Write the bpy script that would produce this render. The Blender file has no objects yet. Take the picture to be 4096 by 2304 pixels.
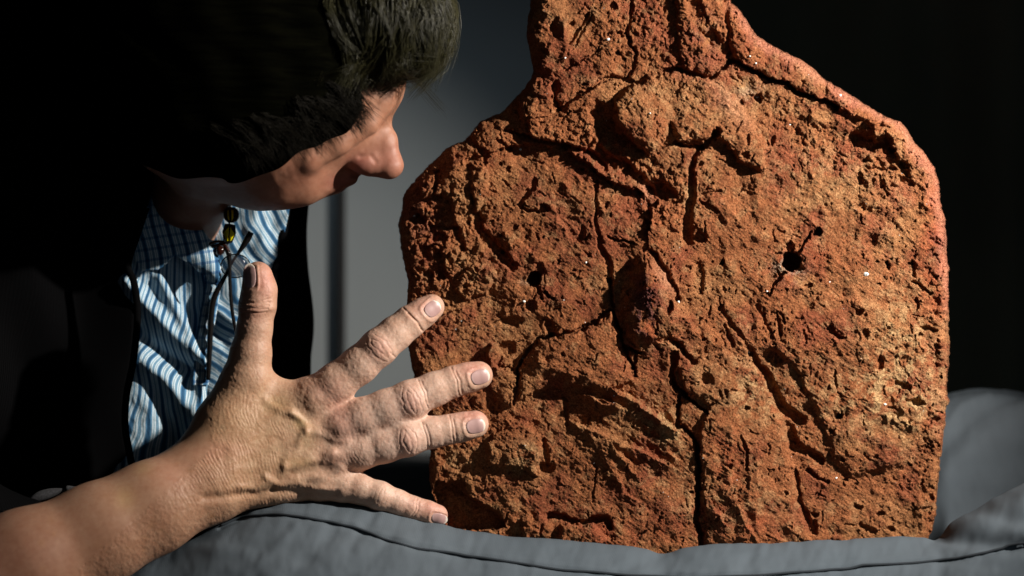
import bpy, math, random
import numpy as np
from mathutils import Vector
# ------------------------------------------------------------------ units
# Layout unit "u" = 0.1514 mm in the plane of the slab's face; x right, v down, w away from the camera.
S = 0.62 / 4096.0
D = 1.10                    # camera to slab face, metres
Z0 = 1.0                    # height of the optical axis
def PW(u, v, w):
    y = np.asarray(w, dtype=np.float64) * S
    k = (D + y) / D
    x = (np.asarray(u, dtype=np.float64) - 2048.0) * S * k
    z = (1152.0 - np.asarray(v, dtype=np.float64)) * S * k + Z0
    return x, y, z
def P3(u, v, w):
    x, y, z = PW(u, v, w)
    return Vector((float(x), float(y), float(z)))
scene = bpy.context.scene
COL = scene.collection
# ------------------------------------------------------------------ camera
cam_d = bpy.data.cameras.new("camera"); cam = bpy.data.objects.new("camera", cam_d); COL.objects.link(cam)
cam.location = (0, -D, Z0); cam.rotation_euler = (math.radians(90), 0, 0)
cam_d.sensor_width = 36; cam_d.lens = 36 * D / 0.62
cam_d.clip_start = 0.02; cam_d.clip_end = 30
cam_d.dof.use_dof = True; cam_d.dof.focus_distance = D + 0.001; cam_d.dof.aperture_fstop = 3.5
scene.camera = cam
# ------------------------------------------------------------------ world and lamps
wd = bpy.data.worlds.new("World"); scene.world = wd; wd.use_nodes = True
bg = wd.node_tree.nodes["Background"]; bg.inputs[0].default_value = (0.55, 0.75, 1.0, 1); bg.inputs[1].default_value = 0.006
def spot(name, loc, target, power, size, angle, blend, color):
    d = bpy.data.lights.new(name, 'SPOT'); o = bpy.data.objects.new(name, d); COL.objects.link(o)
    o.location = loc; d.energy = power; d.shadow_soft_size = size; d.spot_size = math.radians(angle); d.spot_blend = blend; d.color = color
    o.rotation_euler = (Vector(target) - Vector(loc)).to_track_quat('-Z', 'Y').to_euler()
    return o
KEYT = P3(2150, 1180, 0)
KEYDIR = Vector((0.79, -0.46, 0.42)).normalized()
spot("key_spot_lamp", KEYT + KEYDIR * 0.88, KEYT, 80, 0.011, 55, 0.8, (1.0, 0.93, 0.85))
spot("wall_wash_lamp", (-0.16, 0.24, Z0 + 0.20), (-0.13, 0.53, Z0 + 0.0), 0.36, 0.08, 125, 1.0, (0.75, 0.9, 1.0))
d = bpy.data.lights.new("soft_fill_lamp", 'AREA'); fo = bpy.data.objects.new("soft_fill_lamp", d); COL.objects.link(fo)
d.energy = 0.5; d.size = 0.5; d.color = (0.8, 0.9, 1.0); fo.location = (0.5, -1.1, Z0 + 0.25)
fo.rotation_euler = (Vector((0.05, 0, Z0 - 0.17)) - fo.location).to_track_quat('-Z', 'Y').to_euler()
scene.view_settings.view_transform = 'Standard'; scene.view_settings.look = 'None'
scene.view_settings.exposure = 0.0; scene.view_settings.gamma = 1.0
# ------------------------------------------------------------------ helpers
def tag(o, label=None, cat=None, kind=None, group=None):
    if label: o['label'] = label
    if cat: o['category'] = cat
    if kind: o['kind'] = kind
    if group: o['group'] = group
    return o
def empty(name, loc, label, cat):
    o = bpy.data.objects.new(name, None); COL.objects.link(o); o.location = loc
    o.empty_display_size = 0.02
    return tag(o, label, cat)
def mesh_np(name, verts, faces, mat, parent=None, attrs=None, smooth=True, loop_n=None):
    """verts (n,3) world; faces (m,k) int array"""
    verts = np.asarray(verts, dtype=np.float32)
    if parent is not None:
        verts = verts - np.array(parent.matrix_basis.translation, dtype=np.float32) if parent.parent is None else \
                verts - np.array(parent.parent.matrix_basis.translation, dtype=np.float32)
    me = bpy.data.meshes.new(name)
    faces = np.asarray(faces, dtype=np.int32)
    m, k = faces.shape
    me.vertices.add(len(verts)); me.vertices.foreach_set("co", verts.ravel())
    me.loops.add(m * k); me.loops.foreach_set("vertex_index", faces.ravel())
    me.polygons.add(m); me.polygons.foreach_set("loop_start", np.arange(m, dtype=np.int32) * k)
    me.polygons.foreach_set("loop_total", np.full(m, k, dtype=np.int32))
    me.update(calc_edges=True); me.validate()
    if smooth: me.polygons.foreach_set("use_smooth", np.ones(len(me.polygons), dtype=bool))
    if attrs:
        for an, (kind, arr) in attrs.items():
            if kind == 'C':
                a = me.color_attributes.new(an, 'FLOAT_COLOR', 'POINT')
                c = np.ones((len(verts), 4), dtype=np.float32); c[:, :3] = arr
                a.data.foreach_set("color", c.ravel())
            else:
                a = me.attributes.new(an, 'FLOAT', 'POINT'); a.data.foreach_set("value", np.asarray(arr, dtype=np.float32))
    me.materials.append(mat)
    o = bpy.data.objects.new(name, me); COL.objects.link(o)
    if parent is not None: o.parent = parent
    return o
def ss(a, b, x):
    t = np.clip((x - a) / (b - a), 0, 1); return t * t * (3 - 2 * t)
rng = np.random.default_rng(7)
_tabs = {}
def vnoise(x, y, seed=0):
    if seed not in _tabs: _tabs[seed] = np.random.default_rng(1000 + seed).random((256, 256)).astype(np.float32) * 2 - 1
    T = _tabs[seed]
    xi = np.floor(x).astype(np.int64); yi = np.floor(y).astype(np.int64)
    fx = (x - xi).astype(np.float32); fy = (y - yi).astype(np.float32)
    fx = fx * fx * fx * (fx * (fx * 6 - 15) + 10); fy = fy * fy * fy * (fy * (fy * 6 - 15) + 10)
    a = T[xi & 255, yi & 255]; b = T[(xi + 1) & 255, yi & 255]; c = T[xi & 255, (yi + 1) & 255]; e = T[(xi + 1) & 255, (yi + 1) & 255]
    return (a + (b - a) * fx) * (1 - fy) + (c + (e - c) * fx) * fy
def fbm(x, y, sc, oct=4, seed=0, gain=0.5, ridged=False):
    o = 0; amp = 1; tot = 0; x = x / sc; y = y / sc
    for i in range(oct):
        n = vnoise(x, y, seed + i)
        if ridged: n = 1 - 2 * np.abs(n)
        o = o + n * amp; tot += amp; amp *= gain
        x, y = (x * 0.8 - y * 0.6) * 2.03 + 17.3, (x * 0.6 + y * 0.8) * 2.03 - 9.1
    return o / tot
def worley(x, y, sc, seed=0):
    T = np.random.default_rng(500 + seed).random((128, 128, 2)).astype(np.float32)
    x = x / sc; y = y / sc; xi = np.floor(x).astype(np.int64); yi = np.floor(y).astype(np.int64)
    f1 = np.full(x.shape, 9., np.float32); f2 = f1.copy()
    for dx in (-1, 0, 1):
        for dy in (-1, 0, 1):
            p = T[(xi + dx) & 127, (yi + dy) & 127]
            dd = np.hypot(xi + dx + p[..., 0] - x, yi + dy + p[..., 1] - y).astype(np.float32)
            f2 = np.minimum(f2, np.maximum(f1, dd)); f1 = np.minimum(f1, dd)
    return f1, f2
def seg_dist(px, py, ax, ay, bx, by):
    dx, dy = bx - ax, by - ay; L = dx * dx + dy * dy + 1e-9
    t = np.clip(((px - ax) * dx + (py - ay) * dy) / L, 0, 1)
    ex = px - ax - t * dx; ey = py - ay - t * dy
    return np.sqrt(ex * ex + ey * ey), t, (px - ax) * dy - (py - ay) * dx
def poly_sd(px, py, poly):
    """>0 inside"""
    n = len(poly); best = np.full(px.shape, 1e9, np.float32); ins = np.zeros(px.shape, bool)
    for i in range(n):
        ax, ay = poly[i]; bx, by = poly[(i + 1) % n]
        dd, _, _ = seg_dist(px, py, ax, ay, bx, by); best = np.minimum(best, dd)
        if ay != by:
            c = ((ay > py) != (by > py)) & (px < (bx - ax) * (py - ay) / (by - ay) + ax); ins ^= c
    return np.where(ins, best, -best)
def smooth_curve(pts, n=8):
    pts = [np.array(p, float) for p in pts]; P = [2 * pts[0] - pts[1]] + pts + [2 * pts[-1] - pts[-2]]; out = []
    for i in range(1, len(P) - 2):
        for k in range(n):
            t = k / n; a, b, c, e = P[i - 1], P[i], P[i + 1], P[i + 2]
            out.append(0.5 * (2 * b + (c - a) * t + (2 * a - 5 * b + 4 * c - e) * t * t + (3 * b - a - 3 * c + e) * t ** 3))
    out.append(pts[-1]); return np.array(out)
def tube(pts, radii, sides=8, close=True):
    pts = np.asarray(pts, float); n = len(pts); radii = np.broadcast_to(np.asarray(radii, float), (n,))
    V = []; ref = np.array([0.13, 1.0, 0.21])
    for i in range(n):
        t = pts[min(i + 1, n - 1)] - pts[max(i - 1, 0)]; t /= np.linalg.norm(t) + 1e-12
        a = np.cross(t, ref); a /= np.linalg.norm(a) + 1e-12; b = np.cross(t, a)
        for k in range(sides):
            q = 2 * math.pi * k / sides; V.append(pts[i] + radii[i] * (a * math.cos(q) + b * math.sin(q)))
    F = []
    for i in range(n - 1):
        for k in range(sides):
            k2 = (k + 1) % sides; F.append((i * sides + k, i * sides + k2, (i + 1) * sides + k2, (i + 1) * sides + k))
    V.append(pts[0]); V.append(pts[-1]); c0, c1 = len(V) - 2, len(V) - 1
    for k in range(0, sides, 2):
        k2, k3 = (k + 1) % sides, (k + 2) % sides
        F.append((c0, k3, k2, k)); F.append((c1, (n - 1) * sides + k, (n - 1) * sides + k2, (n - 1) * sides + k3))
    return np.array(V), np.array(F)
# ------------------------------------------------------------------ materials
class NT:
    def __init__(s, name):
        s.m = bpy.data.materials.new(name); s.m.use_nodes = True; s.t = s.m.node_tree; s.b = s.t.nodes["Principled BSDF"]; s.L = s.t.links.new
    def n(s, ty, **kw):
        q = s.t.nodes.new(ty)
        for k, v in kw.items():
            if k in q.inputs.keys() if hasattr(q.inputs, 'keys') else False: q.inputs[k].default_value = v
            else: setattr(q, k, v)
        return q
    def noise(s, scale, detail=4, rough=0.55, co=None, dist=0.0):
        q = s.n('ShaderNodeTexNoise'); q.inputs['Scale'].default_value = scale; q.inputs['Detail'].default_value = detail
        q.inputs['Roughness'].default_value = rough; q.inputs['Distortion'].default_value = dist
        if co is None: co = s.n('ShaderNodeTexCoord').outputs['Object']
        s.L(co, q.inputs['Vector']); return q
    def mapped(s, scale, rot=(0, 0, 0)):
        c = s.n('ShaderNodeTexCoord'); m = s.n('ShaderNodeMapping'); m.inputs['Scale'].default_value = scale; m.inputs['Rotation'].default_value = rot
        s.L(c.outputs['Object'], m.inputs['Vector']); return m.outputs['Vector']
    def ramp(s, fac, stops):
        r = s.n('ShaderNodeValToRGB'); e = r.color_ramp.elements
        while len(e) < len(stops): e.new(0.5)
        for i, (p, c) in enumerate(stops): e[i].position = p; e[i].color = (*c, 1) if len(c) == 3 else c
        s.L(fac, r.inputs['Fac']); return r.outputs['Color']
    def mix(s, mode, fac, a, b):
        q = s.n('ShaderNodeMix'); q.data_type = 'RGBA'; q.blend_type = mode
        if isinstance(fac, (int, float)): q.inputs[0].default_value = fac
        else: s.L(fac, q.inputs[0])
        for sock, v in ((q.inputs[6], a), (q.inputs[7], b)):
            if isinstance(v, tuple): sock.default_value = (*v, 1)
            else: s.L(v, sock)
        return q.outputs[2]
    def attr(s, name): q = s.n('ShaderNodeAttribute'); q.attribute_name = name; return q
    def bump(s, h, strength, dist, prev=None):
        q = s.n('ShaderNodeBump'); q.inputs['Strength'].default_value = strength; q.inputs['Distance'].default_value = dist
        s.L(h, q.inputs['Height'])
        if prev is not None: s.L(prev, q.inputs['Normal'])
        return q.outputs['Normal']
    def set(s, **kw):
        for k, v in kw.items():
            k = k.replace('_', ' '); sock = s.b.inputs[k]
            if isinstance(v, (int, float)): sock.default_value = v
            elif isinstance(v, tuple): sock.default_value = (*v, 1) if len(v) == 3 and sock.type == 'RGBA' else v
            else: s.L(v, sock)
        return s
def plain(name, col, rough=0.6, metal=0.0, var=0.15, scale=60, bump=0.0):
    t = NT(name); n = t.noise(scale)
    c = t.ramp(n.outputs['Fac'], [(0.3, tuple(x * (1 - var) for x in col)), (0.7, tuple(min(1, x * (1 + var)) for x in col))])
    t.set(Base_Color=c, Roughness=rough, Metallic=metal)
    if bump: t.set(Normal=t.bump(n.outputs['Fac'], bump, 0.001))
    return t.m
# clay
t = NT("fired_clay"); a = t.attr("col").outputs['Color']
n1 = t.noise(900, 5, 0.65); n2 = t.noise(2600, 3, 0.6); n3 = t.noise(260, 4, 0.6)
c = t.mix('MULTIPLY', 0.55, a, t.ramp(n3.outputs['Fac'], [(0.32, (0.62, 0.55, 0.5)), (0.68, (1.3, 1.35, 1.35))]))
c = t.mix('MULTIPLY', 0.85, c, t.ramp(n1.outputs['Fac'], [(0.36, (0.42, 0.38, 0.38)), (0.52, (1.0, 1.0, 1.0)), (0.66, (1.5, 1.65, 1.8))]))
n4 = t.noise(1500, 4, 0.7); c = t.mix('MIX', t.ramp(n4.outputs['Fac'], [(0.60, (0, 0, 0)), (0.68, (.7, .7, .7))]), c, (0.56, 0.33, 0.13))
t.set(Base_Color=c, Roughness=0.92)
t.b.inputs['Specular IOR Level'].default_value = 0.18
st = t.noise(1.0, 4, 0.6, t.mapped((1500, 1500, 600), (0, math.radians(35), 0)))
nb = t.bump(n1.outputs['Fac'], 1.0, 0.0017); nb = t.bump(n4.outputs['Fac'], 0.8, 0.0009, nb); nb = t.bump(st.outputs['Fac'], 0.7, 0.0007, nb); nb = t.bump(n2.outputs['Fac'], 0.9, 0.0005, nb)
t.set(Normal=nb); M_CLAY = t.m
# skin
t = NT("skin"); a = t.attr("col").outputs['Color']
n1 = t.noise(140, 5, 0.6); n2 = t.noise(1800, 3, 0.6); n3 = t.noise(420, 3, 0.6)
c = t.mix('MULTIPLY', 0.5, a, t.ramp(n1.outputs['Fac'], [(0.3, (0.85, 0.68, 0.62)), (0.7, (1.12, 1.15, 1.18))]))
c = t.mix('MULTIPLY', 0.45, c, t.ramp(n3.outputs['Fac'], [(0.3, (0.85, 0.75, 0.7)), (0.7, (1.12, 1.15, 1.15))]))
t.set(Base_Color=c, Roughness=0.5); t.b.inputs['Specular IOR Level'].default_value = 0.35
t.b.inputs['Subsurface Weight'].default_value = 0.12; t.b.inputs['Subsurface Scale'].default_value = 0.003
t.b.inputs['Subsurface Radius'].default_value = (1.0, 0.35, 0.2)
vo = t.n('ShaderNodeTexVoronoi'); vo.feature = 'DISTANCE_TO_EDGE'; vo.inputs['Scale'].default_value = 1000
t.L(t.n('ShaderNodeTexCoord').outputs['Object'], vo.inputs['Vector'])
cl = t.n('ShaderNodeMath'); cl.operation = 'MINIMUM'; cl.inputs[1].default_value = 0.12; t.L(vo.outputs['Distance'], cl.inputs[0])
nb = t.bump(cl.outputs[0], 0.22, 0.0012); nb = t.bump(n2.outputs['Fac'], 0.28, 0.0004, nb); t.set(Normal=nb); M_SKIN = t.m
# nail
t = NT("fingernail"); a = t.attr("col").outputs['Color']; t.set(Base_Color=a, Roughness=0.42); t.b.inputs['Specular IOR Level'].default_value = 0.4
t.b.inputs['Coat Weight'].default_value = 0.0; t.b.inputs['Coat Roughness'].default_value = 0.25
st = t.noise(700, 2, 0.5); t.set(Normal=t.bump(st.outputs['Fac'], 0.15, 0.0003)); M_NAIL = t.m
# hair: lit olive strands; mass and wisps near-black, shade painted in
t = NT("dark_hair"); st = t.noise(1.0, 4, 0.6, t.mapped((900, 900, 900)))
t.set(Base_Color=t.ramp(st.outputs['Fac'], [(0.3, (0.012, 0.011, 0.004)), (0.7, (0.045, 0.042, 0.016))]), Roughness=0.42); t.b.inputs['Specular IOR Level'].default_value = 0.35; M_HAIR = t.m
t = NT("shaded_hair_mass"); st = t.noise(1.0, 5, 0.6, t.mapped((30, 60, 300), (0, math.radians(25), 0)))
t.set(Base_Color=t.ramp(st.outputs['Fac'], [(0.35, (0.0006, 0.0006, 0.0004)), (0.7, (0.002, 0.002, 0.001))]), Roughness=0.8, Normal=t.bump(st.outputs['Fac'], 0.5, 0.002)); t.b.inputs['Specular IOR Level'].default_value = 0.0; M_HAIRM = t.m
t = NT("shaded_hair_wisps"); t.set(Base_Color=(0.006, 0.005, 0.003), Roughness=0.6); t.b.inputs['Specular IOR Level'].default_value = 0.08; M_WISP = t.m
# black knit
t = NT("black_knit"); wv = t.n('ShaderNodeTexWave'); wv.inputs['Scale'].default_value = 420; wv.inputs['Distortion'].default_value = 0.6
t.L(t.n('ShaderNodeTexCoord').outputs['Object'], wv.inputs['Vector'])
t.set(Base_Color=t.ramp(wv.outputs['Fac'], [(0.2, (0.0012, 0.0012, 0.0014)), (0.8, (0.0035, 0.0035, 0.0038))]), Roughness=0.95, Normal=t.bump(wv.outputs['Fac'], 0.4, 0.0006)); t.b.inputs['Specular IOR Level'].default_value = 0.02; M_KNIT = t.m
# striped shirt: attribute s runs across the stripes, one repeat per unit
def shirt_mat(name, plaid=False):
    t = NT(name); s = t.attr("s").outputs['Fac']
    fr = t.n('ShaderNodeMath'); fr.operation = 'FRACT'; t.L(s, fr.inputs[0])
    W, B, N, SL = (0.64, 0.75, 0.80), (0.10, 0.25, 0.41), (0.03, 0.10, 0.20), (0.20, 0.34, 0.43)
    c = t.n('ShaderNodeValToRGB'); c.color_ramp.interpolation = 'LINEAR'; e = c.color_ramp.elements
    seq = [(0.0, N), (0.18, N), (0.20, B), (0.27, B), (0.29, W), (0.35, W), (0.37, SL), (0.42, SL), (0.44, W), (0.50, W), (0.52, B), (0.60, SL), (0.68, B), (0.70, W), (0.76, W), (0.78, SL), (0.82, SL), (0.84, W), (0.90, W), (0.92, B), (0.97, B), (1.0, N)]
    while len(e) < len(seq): e.new(0.5)
    for i, (p, cc) in enumerate(seq): e[i].position = p; e[i].color = (*cc, 1)
    t.L(fr.outputs[0], c.inputs['Fac']); col = c.outputs['Color']
    if plaid:
        s2 = t.attr("s2").outputs['Fac']; f2 = t.n('ShaderNodeMath'); f2.operation = 'FRACT'; t.L(s2, f2.inputs[0])
        c2 = t.ramp(f2.outputs[0], [(0.0, (1, 1, 1)), (0.55, (1, 1, 1)), (0.6, (0.45, 0.55, 0.7)), (0.8, (0.45, 0.55, 0.7)), (0.85, (1, 1, 1))])
        col = t.mix('MULTIPLY', 1.0, col, c2)
    n = t.noise(2200, 2, 0.5); nn = t.noise(500, 3, 0.5)
    col = t.mix('MULTIPLY', 0.5, col, t.ramp(n.outputs['Fac'], [(0.3, (0.7, 0.7, 0.72)), (0.7, (1.15, 1.15, 1.15))]))
    nb = t.bump(nn.outputs['Fac'], 0.25, 0.0012); nb = t.bump(n.outputs['Fac'], 0.4, 0.0003, nb)
    t.set(Base_Color=col, Roughness=0.85, Normal=nb); t.b.inputs['Specular IOR Level'].default_value = 0.15
    return t.m
M_SHIRT = shirt_mat("striped_cotton"); M_COLLAR = shirt_mat("striped_cotton_collar", True)
# cushion cloth
t = NT("grey_cushion_cloth"); w1 = t.n('ShaderNodeTexWave'); w1.inputs['Scale'].default_value = 260; w1.inputs['Distortion'].default_value = 0.4; w1.inputs['Detail'].default_value = 1
t.L(t.mapped((1, 1, 1), (0, math.radians(28), 0)), w1.inputs['Vector'])
n1 = t.noise(9, 3, 0.5); n2 = t.noise(2500, 2, 0.6)
c = t.ramp(n1.outputs['Fac'], [(0.3, (0.070, 0.087, 0.102)), (0.7, (0.090, 0.108, 0.124))])
c = t.mix('MULTIPLY', 0.12, c, t.ramp(w1.outputs['Fac'], [(0.2, (0.75, 0.75, 0.78)), (0.8, (1.12, 1.12, 1.12))]))
nb = t.bump(w1.outputs['Fac'], 0.08, 0.0003); nb = t.bump(n2.outputs['Fac'], 0.4, 0.0003, nb)
t.set(Base_Color=c, Roughness=0.9, Normal=nb); t.b.inputs['Specular IOR Level'].default_value = 0.15; M_CUSH = t.m
M_SEAM = plain("dark_seam_thread", (0.012, 0.018, 0.024), 0.9)
M_WALL = plain("grey_wall_paint", (0.30, 0.33, 0.34), 0.9, var=0.05, scale=6)
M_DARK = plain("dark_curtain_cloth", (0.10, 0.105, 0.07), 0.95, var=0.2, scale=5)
M_TABLE = plain("black_table_cloth", (0.01, 0.01, 0.011), 0.9)
M_BLACK = plain("black_acetate", (0.006, 0.005, 0.005), 0.22)
M_BROWN = plain("tortoise_acetate", (0.03, 0.008, 0.005), 0.2, var=0.7, scale=200)
M_YEL = plain("yellow_bead_glass", (0.85, 0.74, 0.01), 0.25, var=0.1)
t = NT("dark_lens_glass"); t.set(Base_Color=(0.05, 0.045, 0.05), Roughness=0.08); t.b.inputs['Alpha'].default_value = 0.45; M_LENS = t.m
M_FLECK = plain("pale_mineral", (0.75, 0.75, 0.70), 0.5)
# ------------------------------------------------------------------ setting: wall, curtain, table top
def box_obj(name, lo, hi, mat, kind=None):
    x0, y0, z0 = lo; x1, y1, z1 = hi
    v = [(x0,y0,z0),(x1,y0,z0),(x1,y1,z0),(x0,y1,z0),(x0,y0,z1),(x1,y0,z1),(x1,y1,z1),(x0,y1,z1)]
    f = [(0,3,2,1),(4,5,6,7),(0,1,5,4),(1,2,6,5),(2,3,7,6),(3,0,4,7)]
    o = mesh_np(name, np.array(v), np.array(f), mat, smooth=False); 
    if kind: o['kind'] = kind
    return o
wall = box_obj("wall", (-1.2, 0.560, 0.2), (1.4, 0.66, 2.2), M_WALL, 'structure')
tbl = box_obj("table_top", (-0.9, -0.12, 0.742), (0.9, 0.52, 0.766), M_TABLE, 'structure')
box_obj("dark_backing_box", (-0.9, 0.40, 0.5), (0.30, 0.52, Z0 - 0.147), M_TABLE, 'structure')  # made-up black box, added to darken the low background between the fingers
box_obj("dark_wall_strip", (P3(1296, 0, 2900).x, 0.549, 0.5), (P3(1330, 0, 2900).x, 0.5605, 2.0), M_TABLE, 'structure')  # narrow black upright strip against the wall
# dark curtain covering the right half of the wall, soft vertical folds
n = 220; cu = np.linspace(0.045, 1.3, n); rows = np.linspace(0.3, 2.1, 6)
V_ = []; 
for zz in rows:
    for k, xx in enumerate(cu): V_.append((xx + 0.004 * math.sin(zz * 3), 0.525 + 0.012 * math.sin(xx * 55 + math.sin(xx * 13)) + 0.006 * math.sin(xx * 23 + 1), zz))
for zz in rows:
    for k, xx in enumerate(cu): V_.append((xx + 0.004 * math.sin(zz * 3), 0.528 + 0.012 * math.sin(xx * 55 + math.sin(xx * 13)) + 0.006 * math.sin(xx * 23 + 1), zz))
F_ = []; m = len(rows) * n
for r in range(len(rows) - 1):
    for k in range(n - 1):
        a_, b_, c_, d_ = r * n + k, r * n + k + 1, (r + 1) * n + k + 1, (r + 1) * n + k
        F_.append((a_, b_, c_, d_)); F_.append((m + d_, m + c_, m + b_, m + a_))
for r in range(len(rows) - 1):
    F_.append((r * n, (r + 1) * n, m + (r + 1) * n, m + r * n)); F_.append((r * n + n - 1, m + r * n + n - 1, m + (r + 1) * n + n - 1, (r + 1) * n + n - 1))
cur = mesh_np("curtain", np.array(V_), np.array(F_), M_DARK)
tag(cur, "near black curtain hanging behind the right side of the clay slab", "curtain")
# ------------------------------------------------------------------ clay slab
OUT = [(2118,-300),(2120,-100),(2128,0),(2124,30),(2115,90),(2110,160),(2122,220),(2138,290),(2126,320),(2105,345),(2075,385),(2020,445),(1975,468),(1930,488),(1860,560),(1790,600),(1740,650),(1690,690),(1650,735),(1622,780),(1615,850),(1604,900),(1610,980),(1622,1060),(1632,1110),(1628,1180),(1625,1300),(1632,1400),(1655,1480),(1668,1550),(1690,1620),(1712,1700),(1722,1800),(1716,1860),(1722,1930),(1740,2000),(1770,2090),(1790,2200),(1830,2285),(2300,2300),(3000,2290),(3600,2270),(3690,2200),(3728,2125),(3745,2060),(3742,1990),(3752,1900),(3760,1800),(3775,1700),(3780,1640),(3795,1600),(3785,1560),(3790,1400),(3784,1300),(3792,1200),(3788,1100),(3780,1000),(3770,880),(3752,800),(3750,740),(3735,680),(3700,620),(3660,580),(3625,520),(3595,490),(3550,475),(3450,415),(3300,320),(3200,240),(3100,195),(3030,150),(2985,90),(2955,40),(2925,10),(2915,-60),(2900,-300),(2500,-380)]
ST = 2.7
gu = np.arange(1590, 3812, ST); gv = np.arange(-390, 2306, ST)
U, V = np.meshgrid(gu, gv, indexing='ij'); U = U.astype(np.float32); V = V.astype(np.float32)
# outline distance, wobbling
wob = fbm(U, V, 60, 4, 3) * 6 + fbm(U, V, 14, 3, 9) * 4
dO = poly_sd(U, V, OUT)
dOn = dO + wob
H = np.zeros_like(U)                       # height towards the camera
wx = U + fbm(U, V, 26, 3, 21) * 9 + fbm(U, V, 7, 2, 25) * 4      # warped coordinates keep drawn edges ragged
wy = V + fbm(U, V, 26, 3, 22) * 9 + fbm(U, V, 7, 2, 26) * 4
def box(pts, m):
    a = np.array(pts); x0, y0 = a.min(0) - m; x1, y1 = a.max(0) + m
    i0 = max(0, int((x0 - gu[0]) / ST)); i1 = min(len(gu), int((x1 - gu[0]) / ST) + 1)
    j0 = max(0, int((y0 - gv[0]) / ST)); j1 = min(len(gv), int((y1 - gv[0]) / ST) + 1)
    return slice(i0, i1), slice(j0, j1)
def crack(pts, w, dep, w2=None):
    sl = box(pts, max(w, w2 or w) + 20); X, Y = wx[sl], wy[sl]; best = np.full(X.shape, 1e9, np.float32); n = len(pts) - 1
    for i in range(n):
        dd, tt, _ = seg_dist(X, Y, *pts[i], *pts[i + 1])
        ww = w + ((w2 if w2 else w) - w) * (i + tt) / n
        q = dd / ww
        best = np.minimum(best, q)
    H[sl] -= (1.0 if w > 7 else 1.15) * dep * (1 - ss(0.5, 1.45, best * (1.18 if w > 9 else 1.0)))
def ridge(pts, w, h):
    sl = box(pts, 3 * w); X, Y = wx[sl], wy[sl]; best = np.full(X.shape, 1e9, np.float32)
    for i in range(len(pts) - 1):
        dd, _, _ = seg_dist(X, Y, *pts[i], *pts[i + 1]); best = np.minimum(best, dd)
    H[sl] += h * np.exp(-(best / w) ** 2)
def ridge2(pts, w):
    """ridge whose height changes along its length"""
    p2 = [(a_[0], a_[1]) for a_ in pts]; sl = box(p2, 3 * w); X, Y = wx[sl], wy[sl]; best = np.full(X.shape, 1e9, np.float32); hh = np.zeros(X.shape, np.float32)
    for i in range(len(pts) - 1):
        dd, tt, _ = seg_dist(X, Y, *p2[i], *p2[i + 1]); m = dd < best; best = np.where(m, dd, best); hh = np.where(m, pts[i][2] + (pts[i + 1][2] - pts[i][2]) * tt, hh)
    H[sl] += hh * np.exp(-(best / w) ** 2)
def plate(pts, h, soft, dome=0.0, gx=0.0, gy=0.0):
    sl = box(pts, soft + 20); d_ = poly_sd(wx[sl], wy[sl], pts); m = ss(-soft, soft * 0.6, d_)
    c = np.array(pts).mean(0)
    H[sl] += m * (1.5 * h + 1.5 * dome * (1 - np.exp(-np.maximum(d_, 0) / 45)) + gx * (U[sl] - c[0]) + gy * (V[sl] - c[1]))
def pit(x, y, rx, ry, dep, rot=0.0, pw=1.0):
    sl = box([(x, y)], 1.6 * max(rx, ry) + 16); X, Y = wx[sl] - x, wy[sl] - y; cs, sn = math.cos(rot), math.sin(rot)
    q = np.sqrt(((X * cs + Y * sn) / rx) ** 2 + ((-X * sn + Y * cs) / ry) ** 2)
    H[sl] -= dep * (1 - ss(0.6 * pw, 1.25, q))
def scarp(pts, h, wl, wr=25):
    """step: the right-hand side of the direction of travel (screen) is high, falling away over wl; the left side dips"""
    sl = box(pts, 3 * wl); X, Y = wx[sl], wy[sl]; best = np.full(X.shape, 1e9, np.float32); sg = np.zeros(X.shape, np.float32)
    for i in range(len(pts) - 1):
        dd, _, cr = seg_dist(X, Y, *pts[i], *pts[i + 1]); m = dd < best; best = np.where(m, dd, best); sg = np.where(m, cr, sg)
    side = np.where(sg > 0, best, -best)
    h *= 1.7
    H[sl] += np.where(side > 0, h * ss(0, 9, side) * np.exp(-np.maximum(side, 0) / wl * 1.4), -0.45 * h * (1 - np.exp(side / 6)) * np.exp(side / wr))
def blob0(x, y, rx, ry): return np.exp(-((U - x) / rx) ** 2 - ((V - y) / ry) ** 2)
# broad form: gently domed, falling away to the left and bottom left
H += 30 - 95 * ss(2900, 1550, U) * ((2900 - np.minimum(U, 2900)) / 1350) ** 0.5 - 30 * ((V - 900) / 1200) ** 2 - 20 * ss(3000, 3800, U)
H += fbm(U, V, 420, 3, 31) * 26
H += fbm(U, V, 150, 3, 35) * 22
# --- plates and lumps
plate([(2454,401),(2531,338),(2613,309),(2652,333),(2686,425),(2681,478),(2642,531),(2623,600),(2580,600),(2507,545),(2473,483),(2464,425)], 9, 9, 5, -0.10, 0.0)
plate([(2120,470),(2230,445),(2340,430),(2380,480),(2392,560),(2380,605),(2260,570),(2130,555),(2115,510)], 20, 8, 8)
plate([(2075,400),(2130,350),(2205,330),(2215,390),(2228,440),(2150,470),(2120,490),(2080,470)], 22, 8, 10)
plate([(2240,330),(2400,310),(2500,320),(2450,390),(2380,440),(2240,440),(2225,390)], 8, 10, 8)
plate([(2468,410),(2531,338),(2613,309),(2700,285),(2850,320),(2960,420),(3060,580),(3050,680),(2960,640),(2860,520),(2830,560),(2720,560),(2682,490),(2650,560),(2600,620),(2555,585),(2507,536),(2468,470)], 26, 14, 12)
plate([(2930,225),(2960,250),(3060,305),(3150,328),(3230,378),(3350,432),(3440,468),(3560,500),(3640,420),(3400,300),(3200,180),(2985,20),(2910,-20)], 14, 12, 8)
plate([(2700,-40),(2720,200),(2740,285),(2840,310),(2912,246),(2905,150),(2885,0)], 14, 8, 14)
plate([(1890,655),(1948,664),(1945,770),(1909,848),(1890,770)], 30, 9, 14)
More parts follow.
